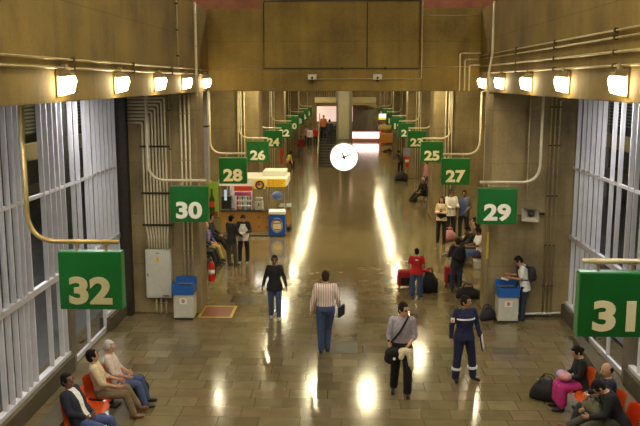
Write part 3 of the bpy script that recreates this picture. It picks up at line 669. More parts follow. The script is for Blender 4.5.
t = thing('electrical_cabinet', 'white electrical cabinet with yellow warning triangle on the left pillar', 'cabinet', (-4.56, YF, .44))
part('body', OFFW, t, lambda b: bx(b, -.31, .31, -.19, -.0, 0, 1.2, bev=.01)); dd = part('door', OFFW, t, lambda b: bx(b, -.285, .285, -.205, -.188, .03, 1.17, bev=.004))
part('handle', STEEL_D, dd, lambda b: bx(b, -.26, -.24, -.225, -.2, .55, .62))
part('warning_triangle', mat('warning_yellow', (.8, .55, .02), .5), dd, lambda b: prism(b, [(-.065, .93), (.065, .93), (0, 1.04)], (0, -.006, 0), o=(0, -.205, 0)))
part('bolt_mark', BLACK, dd, lambda b: prism(b, [(-.012, .95), (.012, .975), (.002, .98), (.014, 1.01), (-.012, .985), (-.001, .98)], (0, -.004, 0), o=(0, -.21, 0)))
part('name_plate', STEEL_D, dd, lambda b: (bx(b, -.04, .04, -.21, -.2, 1.12, 1.135), bx(b, .1, .25, -.21, -.2, .05, .075)))
def extinguisher(x, y, label, z=.25, s=1):
    t = thing('fire_extinguisher', label, 'extinguisher', (x, y, z)); RD = mat('extinguisher_red', (.55, .012, .012), .3)
    part('cylinder', RD, t, lambda b: lathe(b, [(.001, 0), (.08*s, .005), (.085*s, .03), (.085*s, .42*s), (.06*s, .5*s), (.03*s, .53*s), (.03*s, .55*s)], n=16), True)
    part('valve', BLACK, t, lambda b: (bx(b, -.02, .02, -.05, .03, .54*s, .6*s), bx(b, -.015, .015, -.1, .0, .6*s, .625*s)))
    part('hose', BLACK, t, lambda b: tube(b, bend([(.02, 0, .57*s), (.12*s, 0, .5*s), (.11*s, 0, .15*s)], .05), .013, 6), True)
    part('label_band', WHITE, t, lambda b: lathe(b, [(.0865*s, .2*s), (.0865*s, .32*s)], n=16), True)
p = at_z(201, 272, .25); extinguisher(-3.42, 19.9, 'red fire extinguisher at the corner of the left pillar', .62, 1.0)
extinguisher(3.32, 43.2, 'small red extinguisher on a far right pillar', 1.1, 1.3)
solo('hydrant_pipe', mat('hydrant_red', (.4, .02, .015), .4), 'thin red upright pipe on a far left pillar', 'pipe', lambda b: tube(b, [(-3.45, 43, 1.3), (-3.45, 43, 2.2)], .07))
# horn loudspeaker
p = at_y(532, 213, YF); t = thing('horn_speaker', 'grey horn loudspeaker on the right pillar', 'loudspeaker', (p.x, YF, p.z), R(-20))
def horn(b):
    rg = []
    for y, w, h in ((-.32, .2, .16), (-.30, .185, .145), (-.18, .11, .09), (-.08, .06, .06), (0.02, .05, .05)):
        rg.append([b.verts.new((sx*w, y, sz*h)) for sx, sz in ((-1, -1), (1, -1), (1, 1), (-1, 1))])
    skin_rings(b, rg, False)
part('horn', mat('speaker_grey', (.5, .46, .36), .5), t, horn); part('throat', BLACK, t, lambda b: lathe(b, [(.05, .12), (.045, .2), (.001, .22)], M=My)); part('driver', GREY, t, lambda b: lathe(b, [(.07, -.06), (.07, .1), (.05, .12)], M=My))
part('mouth', mat('speaker_dark', (.06, .055, .045), .6), t, lambda b: lathe(b, [(.08, .19), (.06, .18), (.03, .12)], M=My, n=16)); part('bracket', STEEL_D, t, lambda b: (bx(b, -.02, .02, -.02, .05, -.2, .12), bx(b, .1, .3, -.03, .02, -.03, .03)))
# floor fittings
p0, p1, p2 = at_z(197, 317.5), at_z(232, 317.5), at_z(237, 306)
mx0, mx1, my0, my1 = p0.x, p1.x, p0.y, p2.y
t = thing('floor_marking', 'yellow-bordered dull red rectangle painted on the floor beside the left bin', 'floor marking', ((mx0+mx1)/2, (my0+my1)/2, 0))
hx, hy = (mx1-mx0)/2, (my1-my0)/2
part('red_field', mat('marking_red', (.24, .06, .03), .4), t, lambda b: bx(b, -hx+.06, hx-.06, -hy+.06, hy-.06, .0, .003))
part('yellow_border', mat('marking_yellow', (.6, .44, .03), .4), t, lambda b: (bx(b, -hx, hx, -hy, -hy+.07, 0, .004), bx(b, -hx, hx, hy-.07, hy, 0, .004), bx(b, -hx, -hx+.07, -hy, hy, 0, .004), bx(b, hx-.07, hx, -hy, hy, 0, .004)))
a, b_ = at_z(330, 353), at_z(357, 342.5)
t = thing('floor_grate', 'metal floor grate at the heels of the man in the striped shirt', 'grate', ((a.x+b_.x)/2, (a.y+b_.y)/2, 0)); hx, hy = (b_.x-a.x)/2, (b_.y-a.y)/2
part('frame', mat('grate_metal', (.07, .06, .035), .5), t, lambda b: (bx(b, -hx, hx, -hy, -hy+.03, 0, .006), bx(b, -hx, hx, hy-.03, hy, 0, .006), bx(b, -hx, -hx+.03, -hy, hy, 0, .006), bx(b, hx-.03, hx, -hy, hy, 0, .006)))
part('bars', mat('grate_bar', (.05, .045, .03), .6), t, lambda b: [bx(b, -hx+.03+k*(2*hx-.06)/14, -hx+.05+k*(2*hx-.06)/14, -hy+.03, hy-.03, 0, .005) for k in range(15)])
part('pit', BLACK, t, lambda b: bx(b, -hx+.02, hx-.02, -hy+.02, hy-.02, .0, .002))
a, b_ = at_z(230, 302), at_z(262, 296)
solo('floor_hatch', mat('hatch_metal', (.07, .06, .04), .25, .3), 'faint dark floor hatch between left bin and woman in black', 'hatch', lambda b: bx(b, a.x, b_.x, a.y, b_.y, 0, .003))
p = at_y(488.5, 232, YF+.0)
solo('warning_strip', mat('strip_yellow', (.65, .5, .06), .5), 'yellow strip on the corner of the right pillar', 'strip', lambda b: bx(b, XR-.0, XR+.05, YF-.012, YF+.0, 1.45, 2.1))
# ------------------------------------------------------------------ seats
ORNG = mat('seat_orange', (.8, .13, .014), .35, var=.05); REDS = mat('seat_red', (.68, .055, .012), .35)
def chair(label, loc, rz, m=ORNG, group='orange shell seats'):
    t = thing('shell_seat', label, 'chair', (loc[0], loc[1], 0), rz, group)
    def shell(b):
        prof = [(.24, .40), (.225, .435), (.17, .445), (.05, .425), (-.08, .42), (-.155, .445), (-.195, .52), (-.215, .62), (-.235, .74), (-.25, .80), (-.265, .815)]
        nw = 10; grid = []
        for i, (y, z) in enumerate(prof):
            row = []; hw = .23 if i < 6 else .23-.012*(i-5)
            for k in range(nw+1):
                q = -1+2*k/nw; e = abs(q)**3
                yy = y+(.05*e if i >= 6 else 0); zz = z*.92+(.06*e if 1 < i < 7 else .02*e if i <= 1 else -.03*abs(q)**4)
                row.append(b.verts.new((hw*q, yy, zz)))
            grid.append(row)
        fs = [b.faces.new((grid[i][k], grid[i][k+1], grid[i+1][k+1], grid[i+1][k])) for i in range(len(prof)-1) for k in range(nw)]
        bmesh.ops.solidify(b, geom=fs, thickness=.014)
    part('seat_shell', m, t, shell, True)
    part('pedestal', STEEL_D, t, lambda b: (bx(b, -.03, .03, -.12, -.04, .04, .37), bx(b, -.12, .12, -.16, .1, .36, .385), bx(b, -.12, .12, -.2, .06, 0, .04)))
    return t
LROW = [(-4.14, 11.7), (-4.15, 12.26), (-4.17, 12.82), (-4.07, 13.36)]
RROW = [(4.10, 13.45), (4.18, 12.93), (4.28, 12.42), (4.32, 11.9)]
LH, RH = R(-98), R(97)
for (x, y), lb in zip(LROW, ('orange seat under the man in the dark jacket', 'empty orange seat between the dark-jacketed man and the man in a cream shirt', 'orange seat under the man in the cream shirt', 'orange seat under the white-haired man')):
    chair(lb, (x, y), LH)
for (x, y), lb, m in zip(RROW, ('orange seat under the woman with the magenta skirt', 'orange seat beside the woman with the magenta skirt, nearly empty', 'orange seat under the balding man', 'red seat under the man bent over his bag'), (ORNG, ORNG, ORNG, REDS)):
    chair(lb, (x, y), RH, m)
for nm, pts in (('left', ((-5.05, 11.2), (-4.66, 11.2), (-4.5, 14.0), (-4.9, 14.0))), ('right', ((4.62, 11.2), (4.98, 11.2), (5.2, 17.0), (5.0, 17.0)))):
    def plinth(b):
        A = [b.verts.new((x, y, 0)) for x, y in pts]; B = [b.verts.new((x, y, .2)) for x, y in pts]
        b.faces.new(A); b.faces.new(B)
        for i in range(4): b.faces.new((A[i], A[(i+1) % 4], B[(i+1) % 4], B[i]))
    solo('seat_plinth', KERB, 'low concrete plinth behind the %s row of seats' % nm, 'plinth', plinth)
# ------------------------------------------------------------------ snack kiosk in front of the second left pillar
KX0, KX1, KY = -4.62, -2.22, 29.2
WOOD = mat('kiosk_wood', (.36, .19, .045), .4, var=.15, vscale=5, stretch=(1, 1, 5)); CHROME = mat('kiosk_chrome', (.6, .6, .58), .25, .9)
t = thing('snack_kiosk', 'snack kiosk with wooden counter, glass shelves and white sign band under gate 28', 'kiosk', (-3.5, KY, 0)); o = t.location
def K(name, m, fn, parent=None, sm=False):
    bm = bmesh.new(); fn(bm)
    for v in bm.verts: v.co -= o
    return obj(name, bm, m, parent or t, sm)
cx1 = -2.85
ct = K('counter', WOOD, lambda b: (bx(b, KX0, cx1, KY, KY+.5, .14, .92), bx(b, KX1-.3, KX1+.1, KY+1.0, KY+1.9, .14, .9, bev=.08)))
K('kick_plate', CHROME, lambda b: (bx(b, KX0, cx1, KY-.01, KY+.45, .03, .15)), ct); K('plinth', BLACK, lambda b: (bx(b, KX0, cx1, KY+.02, KY+1.9, 0, .04), bx(b, KX1-.32, KX1+.12, KY+.98, KY+1.9, 0, .14)), ct)
K('worktop', mat('kiosk_top', (.05, .045, .04), .25), lambda b: (bx(b, KX0-.03, cx1+.02, KY-.04, KY+.55, .92, .97), bx(b, KX1-.34, KX1+.14, KY+.95, KY+1.95, .9, .94)), ct)
for i in range(6):
    for z in (.34, .7): K('stud', CHROME, lambda b: lathe(b, [(.03, 0), (.028, .012), (.001, .014)], o=(KX0+.2+i*.3, KY, z), M=My, n=10), ct)
for x, y in ((KX0, KY+.05), (-3.42, KY+.05), (-2.85, KY+.05), (KX1, KY+.1), (KX0, KY+1.75), (KX1, KY+1.8)):
    K('post', CHROME, lambda b: tube(b, [(x, y, 0), (x, y, 1.92)], .03))
K('sign_band', WHITE, lambda b: (bx(b, KX0-.05, KX1+.05, KY-.06, KY-.02, 1.88, 2.12), bx(b, KX1+.02, KX1+.06, KY-.05, KY+1.9, 1.88, 2.12)))
K('roof', mat('kiosk_roof', (.62, .60, .54), .5), lambda b: (prism(b, [(KX0, 2.10), (KX1+.05, 2.10), (KX1+.05, 2.16), (KX0, 2.16)], (0, 2.0, 0), o=(0, KY-.05, 0)), bx(b, -3.1, -2.25, KY+.6, KY+1.7, 2.16, 2.36)))
K('yellow_poster', mat('poster_yellow', (.85, .62, .03), .5), lambda b: (bx(b, -2.9, -2.2, KY-.085, KY-.06, 1.86, 2.15)))
def scrib(b):
    for r_ in range(3):
        x = -2.84
        while x < -2.3:
            w_ = random.uniform(.03, .09); bx(b, x, x+w_, KY-.09, KY-.084, 1.91+r_*.075, 1.945+r_*.075); x += w_+.03
K('poster_marks', mat('poster_red', (.55, .12, .02), .5), scrib)
K('round_advert', mat('advert_yellow', (.75, .6, .05), .5), lambda b: bx(b, -3.36, -2.94, KY-.08, KY-.06, 1.78, 2.12)); K('advert_emblem', mat('advert_dark', (.06, .03, .10), .5), lambda b: lathe(b, [(.17, 0), (.17, .01), (.1, .012), (.1, 0)], o=(-3.15, KY-.08, 1.92), M=My, n=18)); K('advert_centre', mat('advert_red', (.5, .06, .02), .5), lambda b: lathe(b, [(.06, .0), (.06, .012), (.001, .013)], o=(-3.19, KY-.08, 1.95), M=My, n=12))
gp = K('side_banner', mat('banner_green', (.24, .40, .03), .5), lambda b: bx(b, KX0-.52, KX0-.06, KY-.2, KY-.16, .75, 2.05))
K('printed_bottle', mat('bottle_dark', (.02, .05, .01), .4), lambda b: prism(b, [(-.10, 0), (.10, 0), (.10, .55), (.035, .75), (.035, .98), (-.035, .98), (-.035, .75), (-.10, .55)], (0, -.01, 0), o=(KX0-.29, KY-.2, .82)), gp)
K('bottle_label', mat('bottle_red', (.45, .06, .03), .4), lambda b: (bx(b, KX0-.39, KX0-.19, KY-.22, KY-.21, 1.12, 1.32)), gp); K('banner_foot', mat('banner_red', (.35, .06, .03), .4), lambda b: bx(b, KX0-.5, KX0-.08, KY-.21, KY-.2, .76, .95), gp)
KL = mat('kiosk_fill_tube', (1, 1, 1), .3, emit=14, ecol=(1, .95, .85))  # tubes added under the kiosk roof to brighten the counter and goods
K('roof_fill_tube', KL, lambda b: (bx(b, -4.3, -2.6, KY+.25, KY+.31, 2.02, 2.07), bx(b, -4.3, -2.6, KY+1.2, KY+1.26, 2.02, 2.07)))
# shelves and goods behind the counter
sh = K('display_rack', WHITE, lambda b: ([bx(b, -4.1, -3.48, KY+.12, KY+.45, z, z+.02) for z in (1.1, 1.3, 1.5)], bx(b, -4.1, -4.08, KY+.12, KY+.45, .97, 1.75), bx(b, -3.5, -3.48, KY+.12, KY+.45, .97, 1.75)))
K('rack_header', mat('rack_red', (.6, .05, .015), .4), lambda b: bx(b, -4.12, -3.46, KY+.08, KY+.46, 1.68, 1.86), sh); K('rack_strip', mat('rack_pink', (.6, .08, .25), .4), lambda b: bx(b, -4.1, -3.5, KY+.07, KY+.1, 1.5, 1.64), sh)
K('back_board', mat('kiosk_back', (.5, .5, .48), .5, var=.3, vscale=6), lambda b: bx(b, KX0+.1, -3.6, KY+1.7, KY+1.75, .1, 1.9))
cols = [(.6, .1, .05), (.7, .5, .1), (.1, .3, .5), (.6, .6, .55), (.2, .4, .1), (.4, .1, .3)]
n = 0
for z in (.97, 1.12, 1.32):
    for i in range(6):
        solo('snack_packet', mat('packet_%d' % (n % 6), cols[n % 6], .4), 'small packet on the kiosk display rack', 'packet', lambda b: box(b, (-4.02+i*.095, KY+.22, z+.07), (.07, .06, .13), bev=.008), 'packets on the kiosk rack'); n += 1
t2 = thing('drink_dispenser', 'pale drinks machine on the kiosk counter', 'machine', (-3.22, KY+.25, .97))
part('body', OFFW, t2, lambda b: bx(b, -.15, .15, -.15, .15, 0, .32, bev=.02)); part('tank', mat('tank', (.4, .42, .4), .2), t2, lambda b: bx(b, -.13, .13, -.13, .13, .32, .45, bev=.02)); part('tap', BLACK, t2, lambda b: bx(b, -.02, .02, -.19, -.15, .15, .24))
t2 = thing('coffee_machine', 'dark coffee machine at the left end of the kiosk counter', 'machine', (-4.45, KY+.28, .97))
part('body', BLACK, t2, lambda b: bx(b, -.2, .2, -.18, .18, 0, .5, bev=.02)); part('panel', mat('lit_panel', (.5, .65, .8), .4, emit=.4), t2, lambda b: bx(b, -.05, .05, -.19, -.178, .35, .75)); part('tray', CHROME, t2, lambda b: bx(b, -.16, .16, -.24, -.16, .0, .03))
solo('balloon_bunch', mat('packet_net', (.12, .2, .5), .4, var=.5, vscale=14), 'blue patterned bag of snacks hanging over the ice cream freezer', 'bag', lambda b: ellipsoid(b, (-2.52, KY+.12, 1.5), (.2, .13, .17)), smooth=True)
t2 = thing('ice_cream_freezer', 'blue ice cream chest freezer with white top beside the kiosk counter', 'freezer', (-2.52, KY+.1, 0))
part('body', mat('freezer_blue', (.012, .07, .42), .35), t2, lambda b: bx(b, -.30, .30, -.28, .32, .05, .84, bev=.015)); part('lid', WHITE, t2, lambda b: (bx(b, -.31, .31, -.29, .33, .84, .96, bev=.02))); part('base', BLACK, t2, lambda b: bx(b, -.28, .28, -.26, .3, 0, .05))
part('front_patch', mat('patch_cream', (.78, .68, .5), .5), t2, lambda b: lathe(b, [(.16, 0), (.16, .006), (.001, .007)], o=(0, -.28, .42), M=My @ Matrix.Diagonal((1, 1.25, 1, 1)), n=20)); part('patch_band', mat('patch_red', (.5, .05, .04), .5), t2, lambda b: (bx(b, -.14, .14, -.292, -.286, .5, .54), bx(b, -.1, .1, -.292, -.286, .26, .3)))
part('patch_ring', mat('patch_pale', (.25, .45, .75), .5), t2, lambda b: lathe(b, [(.22, 0), (.22, .004), (.19, .004), (.19, 0)], o=(0, -.28, .44), M=My @ Matrix.Diagonal((1, 1.3, 1, 1)), n=24))
# ------------------------------------------------------------------ far end: stairs, balcony, shutter, stalls
SX0, SX1, SY = -1.82, -.45, 53.2
STD = mat('stair_tread', (.05, .045, .035), .5, var=.1)
t = thing('staircase', 'dark flight of stairs rising at the far end of the hall', 'stairs', ((SX0+SX1)/2, SY, 0)); o = t.location
def S(name, m, fn, sm=False):
    bm = bmesh.new(); fn(bm)
    for v in bm.verts: v.co -= o
    return obj(name, bm, m, t, sm)
S('steps', STD, lambda b: [bx(b, SX0, SX1, SY+.3*k, SY+.3*k+.32, 0 if k < 3 else .17*k-.3, .17*(k+1)) for k in range(15)])
S('step_edges', mat('step_edge', (.16, .14, .09), .4), lambda b: [bx(b, SX0, SX1, SY+.3*k-.01, SY+.3*k+.02, .17*(k+1)-.02, .17*(k+1)+.004) for k in range(15)])
for x in (SX0-.08, SX1+.04): S('stringer', mat('stair_side', (.42, .38, .26), .5), lambda b: prism(b, [(0, 0), (.5, 0), (4.6, 2.3), (4.6, 3.4), (0, .95)], (.07, 0, 0), o=(x, SY, 0), u=(0, 1, 0)))
S('landing', CONF, lambda b: bx(b, SX0-.3, SX1+.04, SY+4.5, SY+11.6, 2.3, 2.5))
solo('landing_panel', mat('lit_shopfront', (.8, .55, .5), .5, emit=.55, ecol=(1, .72, .62)), 'pinkish lit shopfront at the head of the stairs', 'shopfront', lambda b: (bx(b, SX0-.5, SX1+1.0, SY+11.3, SY+11.5, 2.5, 3.7)))
BALC = mat('balcony_plaster', (.5, .42, .22), .6, var=.1)
solo('balcony', BALC, 'pale balcony front crossing over the stairs', 'balcony', lambda b: (bx(b, -2.2, -.45, 57.0, 57.3, 4.2, 4.56), bx(b, -2.2, -.45, 57.3, 64, 4.16, 4.3)))
solo('balcony', BALC, 'pale balcony front over the roller shutter', 'balcony', lambda b: (bx(b, .45, 2.6, 70.0, 70.3, 3.75, 4.3), bx(b, .45, 2.6, 70.0, 83, 3.65, 3.8)))
def railing(x0, x1, y, z, label):
    t = thing('balcony_railing', label, 'railing', ((x0+x1)/2, y, z)); hw = (x1-x0)/2
    part('handrail', STEEL_D, t, lambda b: bx(b, -hw, hw, -.03, .03, .62, .68))
    for k in range(int((x1-x0)/.16)): part('baluster', STEEL_D, t, lambda b: bx(b, -hw+k*.16, -hw+k*.16+.04, -.02, .02, 0, .62))
railing(-2.1, -.5, 57.1, 4.56, 'dark railing on the balcony over the stairs')
solo('square_column', mat('far_column', (.05, .04, .025), .6), 'dark square column beside the stairs', 'column', lambda b: bx(b, -.32, .30, 60, 60.6, 0, ZC))
def shut(b):
    for k in range(26): bx(b, .5, 2.75, 80-.03*(k % 2), 80.2, .9+.085*k, .9+.085*(k+1))
solo('roller_shutter', mat('shutter_grey', (.16, .15, .12), .5), 'grey roller shutter closed at the far end', 'shutter', shut)
solo('shutter_lintel', CONF, 'concrete lintel over the far roller shutter', 'lintel', lambda b: bx(b, .4, 2.9, 79.8, 80.4, 3.12, 3.63))
t = thing('light_box', 'glowing white and red light box counter at the far end', 'sign', (1.9, 76.5, .25))
part('lit_panel', mat('lightbox_white', (1, .9, .85), .5, emit=5, ecol=(1, .85, .78)), t, lambda b: bx(b, -1.25, 1.25, -.05, .05, .1, .62)); part('red_edge', mat('lightbox_red', (.8, .05, .04), .5, emit=1.8, ecol=(1, .06, .04)), t, lambda b: (bx(b, -1.3, 1.3, -.06, .06, .62, .72), bx(b, -1.3, 1.3, -.06, .06, 0, .1), bx(b, 1.25, 1.45, -.06, .06, 0, .72))); part('stand', GREY, t, lambda b: bx(b, -1.2, 1.2, .06, .5, -.25, .7))
p = at_z(385, 138, 0)
t = thing('orange_stall', 'orange covered stall far down the right side', 'stall', (3.75, 73.6, 0)); ORS = mat('stall_orange', (.55, .22, .03), .5)
part('counter', ORS, t, lambda b: bx(b, -.7, .7, -.4, .4, .1, 1.0, bev=.05)); part('canopy', mat('stall_yellow', (.6, .42, .1), .5), t, lambda b: ellipsoid(b, (-.1, 0, 1.5), (.7, .5, .35))); part('post', GREY, t, lambda b: [tube(b, [(x, 0, 1), (x, 0, 1.5)], .03) for x in (-.6, .6)]); part('red_trim', mat('stall_red', (.5, .04, .03), .5), t, lambda b: bx(b, .6, .8, -.42, .42, .5, 1.05))
t = thing('hanging_board', 'white and yellow lit board hanging above the orange stall', 'sign', (3.0, 64.0, 2.8))
part('white_face', mat('board_white', (.9, .9, .85), .5, emit=.9), t, lambda b: bx(b, -.38, .38, -.06, .06, .02, .33)); part('yellow_base', mat('board_yellow', (.85, .65, .05), .5, emit=.5), t, lambda b: bx(b, -.4, .4, -.065, .065, -.13, .02)); part('rod', GREY, t, lambda b: [tube(b, [(x, 0, .33), (x, 0, 3.1)], .02) for x in (-.3, .3)])
t = thing('info_panel', 'small blue-grey panel on a far right pillar above the crouching person', 'sign', (3.25, 42.6, 1.75)); part('face', mat('panel_blue', (.2, .22, .26), .4), t, lambda b: bx(b, -.16, .16, -.05, 0, 0, .42)); part('edge', GREY, t, lambda b: bx(b, -.18, .18, 0, .03, -.02, .44))
# ------------------------------------------------------------------ bags
def rot_pt(loc, rz, v): return V(loc)+Matrix.Rotation(rz, 3, 'Z') @ V(v)
def duffel(label, loc, size, rz=0, m=C_BLACK, cat='bag', sag=.9, trim=None, group=None):
    t = thing('travel_bag', label, cat, loc, rz, group); a, b_, h = size
    def body(b):
        secs = []
        for k in range(9):
            q = -1+2*k/8; e = (1-abs(q)**3.0)**.5 if abs(q) < 1 else .15
            secs.append((V((q*a/2, 0, h*.5*max(e, .45)*sag+.0)), Y_, Z_, b_/2*max(e, .5), h*.5*max(e, .45)))
        loft(b, secs, 16)
    part('bag_body', m, t, body, True)
    part('handle', m, t, lambda b: [tube(b, bend([(-a*.22, s*b_*.3, h*.75), (-a*.16, s*b_*.12, h*1.18), (a*.16, s*b_*.12, h*1.18), (a*.22, s*b_*.3, h*.75)], h*.15, 4), .011, 6) for s in (-1, 1)], True)
    part('zip', trim or GREY, t, lambda b: tube(b, [(-a*.36, 0, h*.93*sag), (0, 0, h*.985*sag+.012), (a*.36, 0, h*.93*sag)], .008, 6))
    part('end_pocket', m, t, lambda b: ellipsoid(b, (a*.42, 0, h*.42), (a*.12, b_*.36, h*.3)), True)
    return t
def suitcase(label, loc, size, rz=0, m=C_RED, trim=C_BLACK):
    t = thing('suitcase', label, 'suitcase', loc, rz); a, b_, h = size
    part('shell', m, t, lambda b: bx(b, -a/2, a/2, -b_/2, b_/2, .05, h, bev=min(a, b_)*.18), True)
    part('front_pocket', trim, t, lambda b: bx(b, -a*.38, a*.38, -b_/2-.035, -b_/2+.02, .12, h*.62, bev=.015))
    part('handle', GREY, t, lambda b: tube(b, bend([(-a*.3, b_*.3, h*.9), (-a*.3, b_*.3, h+.22), (a*.3, b_*.3, h+.22), (a*.3, b_*.3, h*.9)], .04, 3), .011, 6))
    for x in (-a*.36, a*.36): part('wheel', BLACK, t, lambda b: lathe(b, [(.04, -.02), (.04, .02)], o=(x, b_*.35, .04), M=Matrix.Rotation(math.pi/2, 4, 'Y'), n=12))
    return t
def backpack_on(pt, J, s, label, m=C_BLACK, up=.27, sc=1.0):
    """a backpack hanging on a person's back"""
    loc = world(pt, J['P']+J['u']*(up*s)-J['yr']*(.20*s)); t = thing('backpack', label, 'backpack', loc, pt.rotation_euler.z)
    part('pack', m, t, lambda b: (ellipsoid(b, (0, 0, 0), (.155*sc, .10*sc, .23*sc)), ellipsoid(b, (0, -.03, .05*sc), (.14*sc, .09*sc, .17*sc))), remesh=.014, sm=3)
    part('front_pocket', m, t, lambda b: ellipsoid(b, (0, -.10*sc, -.08*sc), (.115*sc, .05*sc, .1*sc)), True)
    for sg in (-1, 1): part('strap', m, t, lambda b: tube(b, bend([(sg*.09, .05, .16*sc), (sg*.11, .2, .25), (sg*.12, .35, .12), (sg*.13, .30, -.1), (sg*.14, .08, -.14*sc)], .06, 3), .017, 6), True)
    return t
C_DRED = cloth('case_red', (.30, .012, .016)); FL = lambda x, y: at_z(x, y, 0)
# ------------------------------------------------------------------ people walking and standing in the open
# man with the shoulder bag
p = FL(401, 395.5)
pt, J = person('man in grey shirt and glasses walking with a black shoulder bag and pale jacket', p, 178, 1.77, .0105, 0, 0, top=C_LAV, sleeve='rolled', trouser=C_BLACK,
    hyaw=42, hpitch=4, aR=((.22, .0, -1), (-.12, .42, -1)), aL=((-.20, .02, -1), (.42, .62, -.45)), baggy=.008, lL=((-.03, .22, -1), (-.02, -.12, -1)), lR=((.06, .0, -1), (.04, -.5, -1)), footR=(.1, 1, -.25), hem=.02, curlR=.9, curlL=.9, lean=2,
    extras=lambda t, J, s, T: (part('glasses', BLACK, t, lambda b: [lathe(b, [(.02, 0), (.022, .006), (.02, .012)], o=J['HC']+J['Hm'] @ V((sg*.032, .093, .012)), M=J['Hm'].to_4x4() @ My @ Matrix.Diagonal((1.2, .85, 1, 1)), n=14) for sg in (-1, 1)]+[tube(b, [J['HC']+J['Hm'] @ V((sg*.055, .09, .015)), J['HC']+J['Hm'] @ V((sg*.078, .0, .015))], .004, 6) for sg in (-1, 1)]),
        part('collar', C_LAV, t, lambda b: loft(b, [(T(.49), J['xr'], J['yr'], .08*s, .075*s), (T(.535, .006), J['xr'], J['yr'], .068*s, .068*s)]), remesh=.0105, sm=2), part('belt', BLACK, t, lambda b: loft(b, [(T(-.07), J['xr'], J['yr'], .178*s, .128*s), (T(-.11), J['xr'], J['yr'], .178*s, .128*s)]))))
bl = world(pt, (.18, .215, J['P'].z-.10))
t = thing('shoulder_bag', 'black shoulder bag hanging at the hip of the man in a grey shirt', 'bag', bl, pt.rotation_euler.z+R(25))
part('bag_body', C_BLACK, t, lambda b: (ellipsoid(b, (0, 0, -.06), (.165, .085, .125)), ellipsoid(b, (0, 0, .03), (.15, .075, .11))), remesh=.012, sm=3); part('flap', C_BLACK, t, lambda b: ellipsoid(b, (0, .035, .035), (.15, .06, .10)), True)
part('buckle', WHITE, t, lambda b: (bx(b, -.02, .02, .08, .098, -.08, -.04)))
Ri = Matrix.Rotation(-R(25), 3, 'Z'); sl = lambda v: Ri @ (V(v)-V((.18, .215, J['P'].z-.10)))
ss = 1.8/1.72
part('strap', C_BLACK, t, lambda b: tube(b, bend([sl((.20, .17, J['P'].z+.1)), sl(J['P']+J['u']*.30*ss+V((.04, .175, 0))), sl(J['neck']+V((-.10, .08, -.0))), sl(J['neck']+V((-.11, -.05, -.02))), sl(J['P']+J['u']*.25*ss+V((.08, -.19, 0))), sl((.25, .1, J['P'].z+.1))], .06, 4), .02, 6), True)
hl = world(pt, J['handL'])
t = thing('folded_jacket', 'pale cream jacket draped over the arm of the man with the shoulder bag', 'jacket', hl, pt.rotation_euler.z)
part('cloth', C_CREAM, t, lambda b: (ellipsoid(b, (.02, .03, -.02), (.12, .07, .07)), capsule(b, (-.06, .04, -.02), .055, (-.09, .05, -.26), .045), capsule(b, (.06, .05, -.02), .05, (.08, .06, -.12), .05)), remesh=.012, sm=3)
part('sleeve', C_CREAM, t, lambda b: capsule(b, (-.10, .03, .0), .04, (-.12, .05, -.34), .03), True)
# man in coveralls
p = FL(463, 380)
def cov(t, J, s, T):
    xr, yr = J['xr'], J['yr']
    part('chest_band', REFL, t, lambda b: loft(b, [(T(.325, .01), xr, yr, .201*s, .149*s), (T(.352, .008), xr, yr, .202*s, .147*s)]))
    for n_ in 'LR':
        a, k = J['ank'+n_], J['kne'+n_]; c0, c1 = k.lerp(a, .50), k.lerp(a, .62); d = (a-k).normalized(); u, w = ring_frame(d)
        part('leg_band', REFL, t, lambda b: loft(b, [(c0, u, w, .096*s, .096*s), (c1, u, w, .094*s, .094*s)]))
    e, sh = J['elbR'], J['shoR']; m_ = sh.lerp(e, .55)
    part('sleeve_badge', WHITE, t, lambda b: box(b, m_+V((.045, .055, 0))*s, (.07*s, .035*s, .085*s), rz=R(-30)))
    part('badge_mark', C_ORANGE, t, lambda b: box(b, m_+V((.052, .066, -.01))*s, (.035*s, .025*s, .04*s), rz=R(-30)))
    part('belt', C_NAVY, t, lambda b: loft(b, [(T(.03), xr, yr, .178*s, .130*s), (T(.075), xr, yr, .176*s, .128*s)]))
pt, J = person('man in navy coveralls with silver reflective bands looking to the right', p, 194, 1.67, .0105, 1, 0, top=C_NAVY, sleeve='long', trouser=C_NAVY, hyaw=38, hpitch=0,
    aR=((.36, -.02, -1), (.06, .12, -1)), aL=((-.34, -.05, -1), (-.12, .35, -1)), baggy=.012, lL=((-.17, .05, -1), (-.10, -.02, -1)), lR=((.12, .05, -1), (.08, -.02, -1)), footL=(-.5, 1, 0), footR=(.15, 1, 0), hem=-.1, collar=C_NAVY, inner=None, extras=cov, curlL=.9, girth=1.08)
hl = world(pt, J['handL'])
t = thing('clipboard', 'dark clipboard in the left hand of the man in navy coveralls', 'clipboard', hl, pt.rotation_euler.z+R(60)); part('board', C_NSUIT, t, lambda b: box(b, (0, .02, -.0), (.24, .02, .32), rx=R(10))); part('paper', WHITE, t, lambda b: box(b, (0, .036, -.01), (.2, .006, .27), rx=R(10)))
